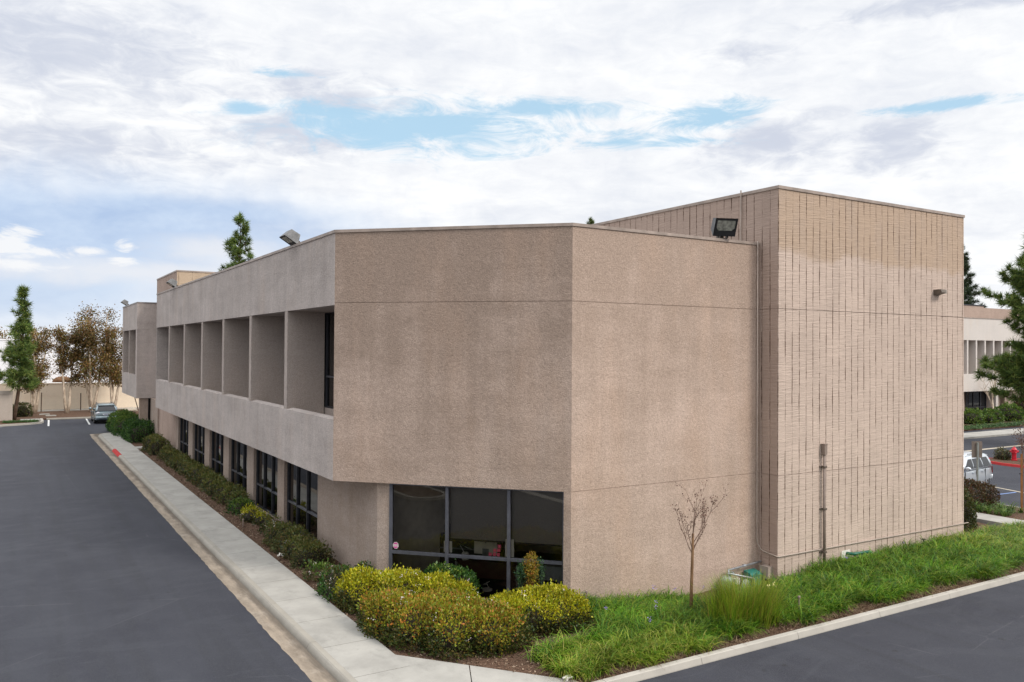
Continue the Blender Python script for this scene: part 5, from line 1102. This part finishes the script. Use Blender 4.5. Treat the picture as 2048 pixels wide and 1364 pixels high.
def suv(label, loc, rotz, paint_m, style):
    r = thing('parked_suv', label, 'car', loc, rotz, 'parked cars')
    if style == 'round': Lc, hw, H, belt, rw, wb = 4.70, .92, 1.66, 1.04, .36, 2.70
    else: Lc, hw, H, belt, rw, wb = 4.44, .90, 1.70, 1.05, .355, 2.62
    h = Lc/2; wx = (-wb/2-.08, wb/2-.08)
    st = [(-h,.70*hw,.52,belt-.12),(-h+.05,.88*hw,.36,belt-.05),(-h+.22,.97*hw,.30,belt),(-h+.8,hw,.27,belt),(-.2,hw,.26,belt-.02),(.7,hw,.26,belt-.03),(1.15,.99*hw,.27,belt-.04),(h-.35,.95*hw,.29,belt-.13),(h-.10,.86*hw,.33,belt-.24),(h,.66*hw,.42,belt-.36)]
    slope = .42 if style == 'round' else .20
    gh = [(belt-.03,-h+.10,1.28,hw*.93),(belt+.24,-h+.10+slope*.45,.86,hw*.87),(belt+.50,-h+.10+slope,.42,hw*.755),(H-.05,-h+.20+slope,.22,hw*.68),(H,-h+.42+slope,.0,hw*.56)]
    car_shell(Lc, hw, H, belt, .26, st, gh, rw, wx, None, paint_m, r)
    def side(x, z, s, e=.012): return (x, s*(ginterp(gh,z)[3]+.014+e), z)
    zb, zt = belt+.04, belt+.475
    def pane(xb0, xb1, xt0, xt1, s):
        m = MB(); N = 4; pts = []
        for i in range(N+1): z = zb+(zt-zb)*i/N; t = i/N; pts += [side(xb0+(xt0-xb0)*t, z, s), side(xb1+(xt1-xb1)*t, z, s)]
        return m.add(pts, [(2*i,2*i+1,2*i+3,2*i+2) for i in range(N)])
    xr0, xf0 = ginterp(gh,zb)[1], ginterp(gh,zb)[2]; xr1, xf1 = ginterp(gh,zt)[1], ginterp(gh,zt)[2]
    for s in (1,-1):
        obj('side_window', pane(xr0+.22, -h+1.05, xr1+.22, -h+1.12, s), M['car_glass'], r, False)
        obj('side_window', pane(-h+1.14, -.02-.15, -h+1.22, -.18, s), M['car_glass'], r, False)
        obj('side_window', pane(-.08, xf0-.28, -.10, xf1-.24, s), M['car_glass'], r, False)
        mr = obj('mirror', MB().blob((.82,s*(hw+.10),belt+.10),(.07,.13,.10),1,.02,10,8), M[paint_m], r, False, True)
        for xx in (-.95, .02): obj('door_handle', MB().box(xx-.11,xx+.11,s*(hw-.005)-.012,s*(hw-.005)+.03*1,belt-.17,belt-.13), M[paint_m], r, False)
        mm = MB()
        for xx in (-.28, -1.22, .86): mm.box(xx-.006,xx+.006, s*(hw*.985)-.016, s*(hw*.985)+.016, .42, belt-.05)
        obj('door_seam', mm, M['black'], r, False)
        obj('roof_rail', MB().tube([(-h+.62,s*hw*.64,H-.02),(-h+.72,s*hw*.66,H+.05),(.05,s*hw*.66,H+.05),(.18,s*hw*.64,H-.04)], .022, 7), M['alu'] if style != 'round' else M['lamp_grey'], r, False)
        obj('sill_trim', MB().box(-.95,1.0,s*(hw*.985)-.03,s*(hw*.985)+.03,.27,.36), M['lamp_grey'] if style == 'round' else M[paint_m], r, False)
        if style == 'round':
            obj('tail_light', MB().loft([[(-h+.02,s*.56,belt-.02),(-h+.20,s*.88*hw,belt-.01),(-h+.34,s*.96*hw,belt-.04)],[(-h-.035,s*.54,belt-.10),(-h+.02,s*.86*hw,belt-.12),(-h+.30,s*.995*hw,belt-.14)],[(-h-.01,s*.56,belt-.20),(-h+.02,s*.90*hw,belt-.22),(-h+.20,s*.985*hw,belt-.22)]], False), M['tail_clear'], r, False)
            obj('reflector', MB().box(-h-.045,-h+.1,s*.62-.13,s*.62+.13,.50,.57), M['tail_red'], r, False)
        else:
            obj('tail_light', MB().loft([[(-h+.00,s*.70,z),(-h-.012,s*.84*hw,z),(-h+.10,s*.945*hw,z),(-h+.20,s*.985*hw,z)] for z in (.74,.86,.98,1.04)], False), M['tail_red'], r, False)
        obj('headlight', MB().loft([[(h-.05,s*.50,z),(h-.11,s*.78*hw,z+.02),(h-.32,s*.955*hw,z+.05)] for z in (belt-.36,belt-.24)], False), M['tail_clear'], r, False)
    # rear screen, windscreen
    m = MB(); pts = []
    for i in range(5): z = belt+.05+(.40)*i/4; q = ginterp(gh,z); pts += [(q[1]-.025, q[3]-.12, z), (q[1]-.05, 0, z), (q[1]-.025, -q[3]+.12, z)]
    obj('rear_window', m.add(pts, [(3*i+k,3*i+k+1,3*i+k+4,3*i+k+3) for i in range(4) for k in (0,1)]), M['car_glass'], r, False)
    m = MB(); pts = []
    for i in range(5): z = belt+.03+(.46)*i/4; q = ginterp(gh,z); pts += [(q[2]+.02, q[3]-.14, z), (q[2]+.085, 0, z), (q[2]+.02, -q[3]+.14, z)]
    obj('windscreen', m.add(pts, [(3*i+k,3*i+k+1,3*i+k+4,3*i+k+3) for i in range(4) for k in (0,1)]), M['car_glass'], r, False)
    q = ginterp(gh, belt+.5); obj('spoiler', MB().loft([[(q[1]+.14,y_,H-.05),(q[1]-.12,y_,H-.10),(q[1]-.13,y_,H-.13),(q[1]+.10,y_,H-.13)] for y_ in (-q[3]+.04,q[3]-.04)]), M[paint_m], r, False)
    obj('bumper', MB().loft([[(-h-.05,y_*.86,.40),(-h-.085,y_*.86,.46),(-h-.075,y_*.88,.62),(-h+.02,y_*.9,.66),(-h+.25,y_*.99,.64),(-h+.25,y_*.99,.40)] for y_ in (-hw,-.4*hw,.4*hw,hw)]), M[paint_m], r, False, True)
    pt = obj('number_plate', MB().prism([(-h-.045,-.23),(-h-.03,-.23),(-h-.03,.23),(-h-.045,.23)], .80, .93) if style != 'round' else MB().add([(-h-.055,-.36,.87),(-h-.055,.36,.87),(-h-.055,.24,.72),(-h-.055,-.24,.72)], [(0,1,2,3)]), M['plate'], r, False)
    obj('lettering', MB().add([(-h-.058,-.20,.77),(-h-.058,.20,.77),(-h-.058,.20,.82),(-h-.058,-.20,.82)], [(0,1,2,3)]), M['plate_blue'], pt, False)
    for x in wx:
        for s in (1,-1):
            yc_ = s*(hw-.13)
            wl_ = obj('wheel', MB().lathe([(rw*.60,-.11),(rw*.93,-.115),(rw,-.08),(rw,.08),(rw*.93,.115),(rw*.60,.11)], (x,yc_,rw), 'y', 28), M['black'], r, False, False)
            m = MB(); yo = yc_+s*.085
            for k in range(6):
                a = R(60*k+12); a1, a2 = a-.16, a+.16
                m.add([(x+.05*math.cos(a-.9),yo+s*.028,rw+.05*math.sin(a-.9)),(x+.05*math.cos(a+.9),yo+s*.028,rw+.05*math.sin(a+.9)),(x+rw*.60*math.cos(a2),yo+s*.022,rw+rw*.60*math.sin(a2)),(x+rw*.60*math.cos(a1),yo+s*.022,rw+rw*.60*math.sin(a1))], [(0,1,2,3)])
            for k in range(24):
                a, b = R(15*k), R(15*(k+1)); m.add([(x+rw*q_*math.cos(t_),yo+s*e_,rw+rw*q_*math.sin(t_)) for q_, t_, e_ in ((.56,a,.024),(.66,a,.03),(.66,b,.03),(.56,b,.024))], [(0,1,2,3)])
            m.lathe([(.06,-.02),(.06,.02)], (x,yo+s*.02,rw), 'y', 12)
            obj('rim', m, M['chrome'], wl_, False)
    return r
suv('grey green sport utility car parked nose in at the far end of the drive', (7.15,80.2,ZR), R(90), 'paint_sage', 'round')
suv('pale silver boxy sport utility car parked behind the sign post', (38.7,22.55,ZR), R(180+6), 'paint_silver', 'boxy')
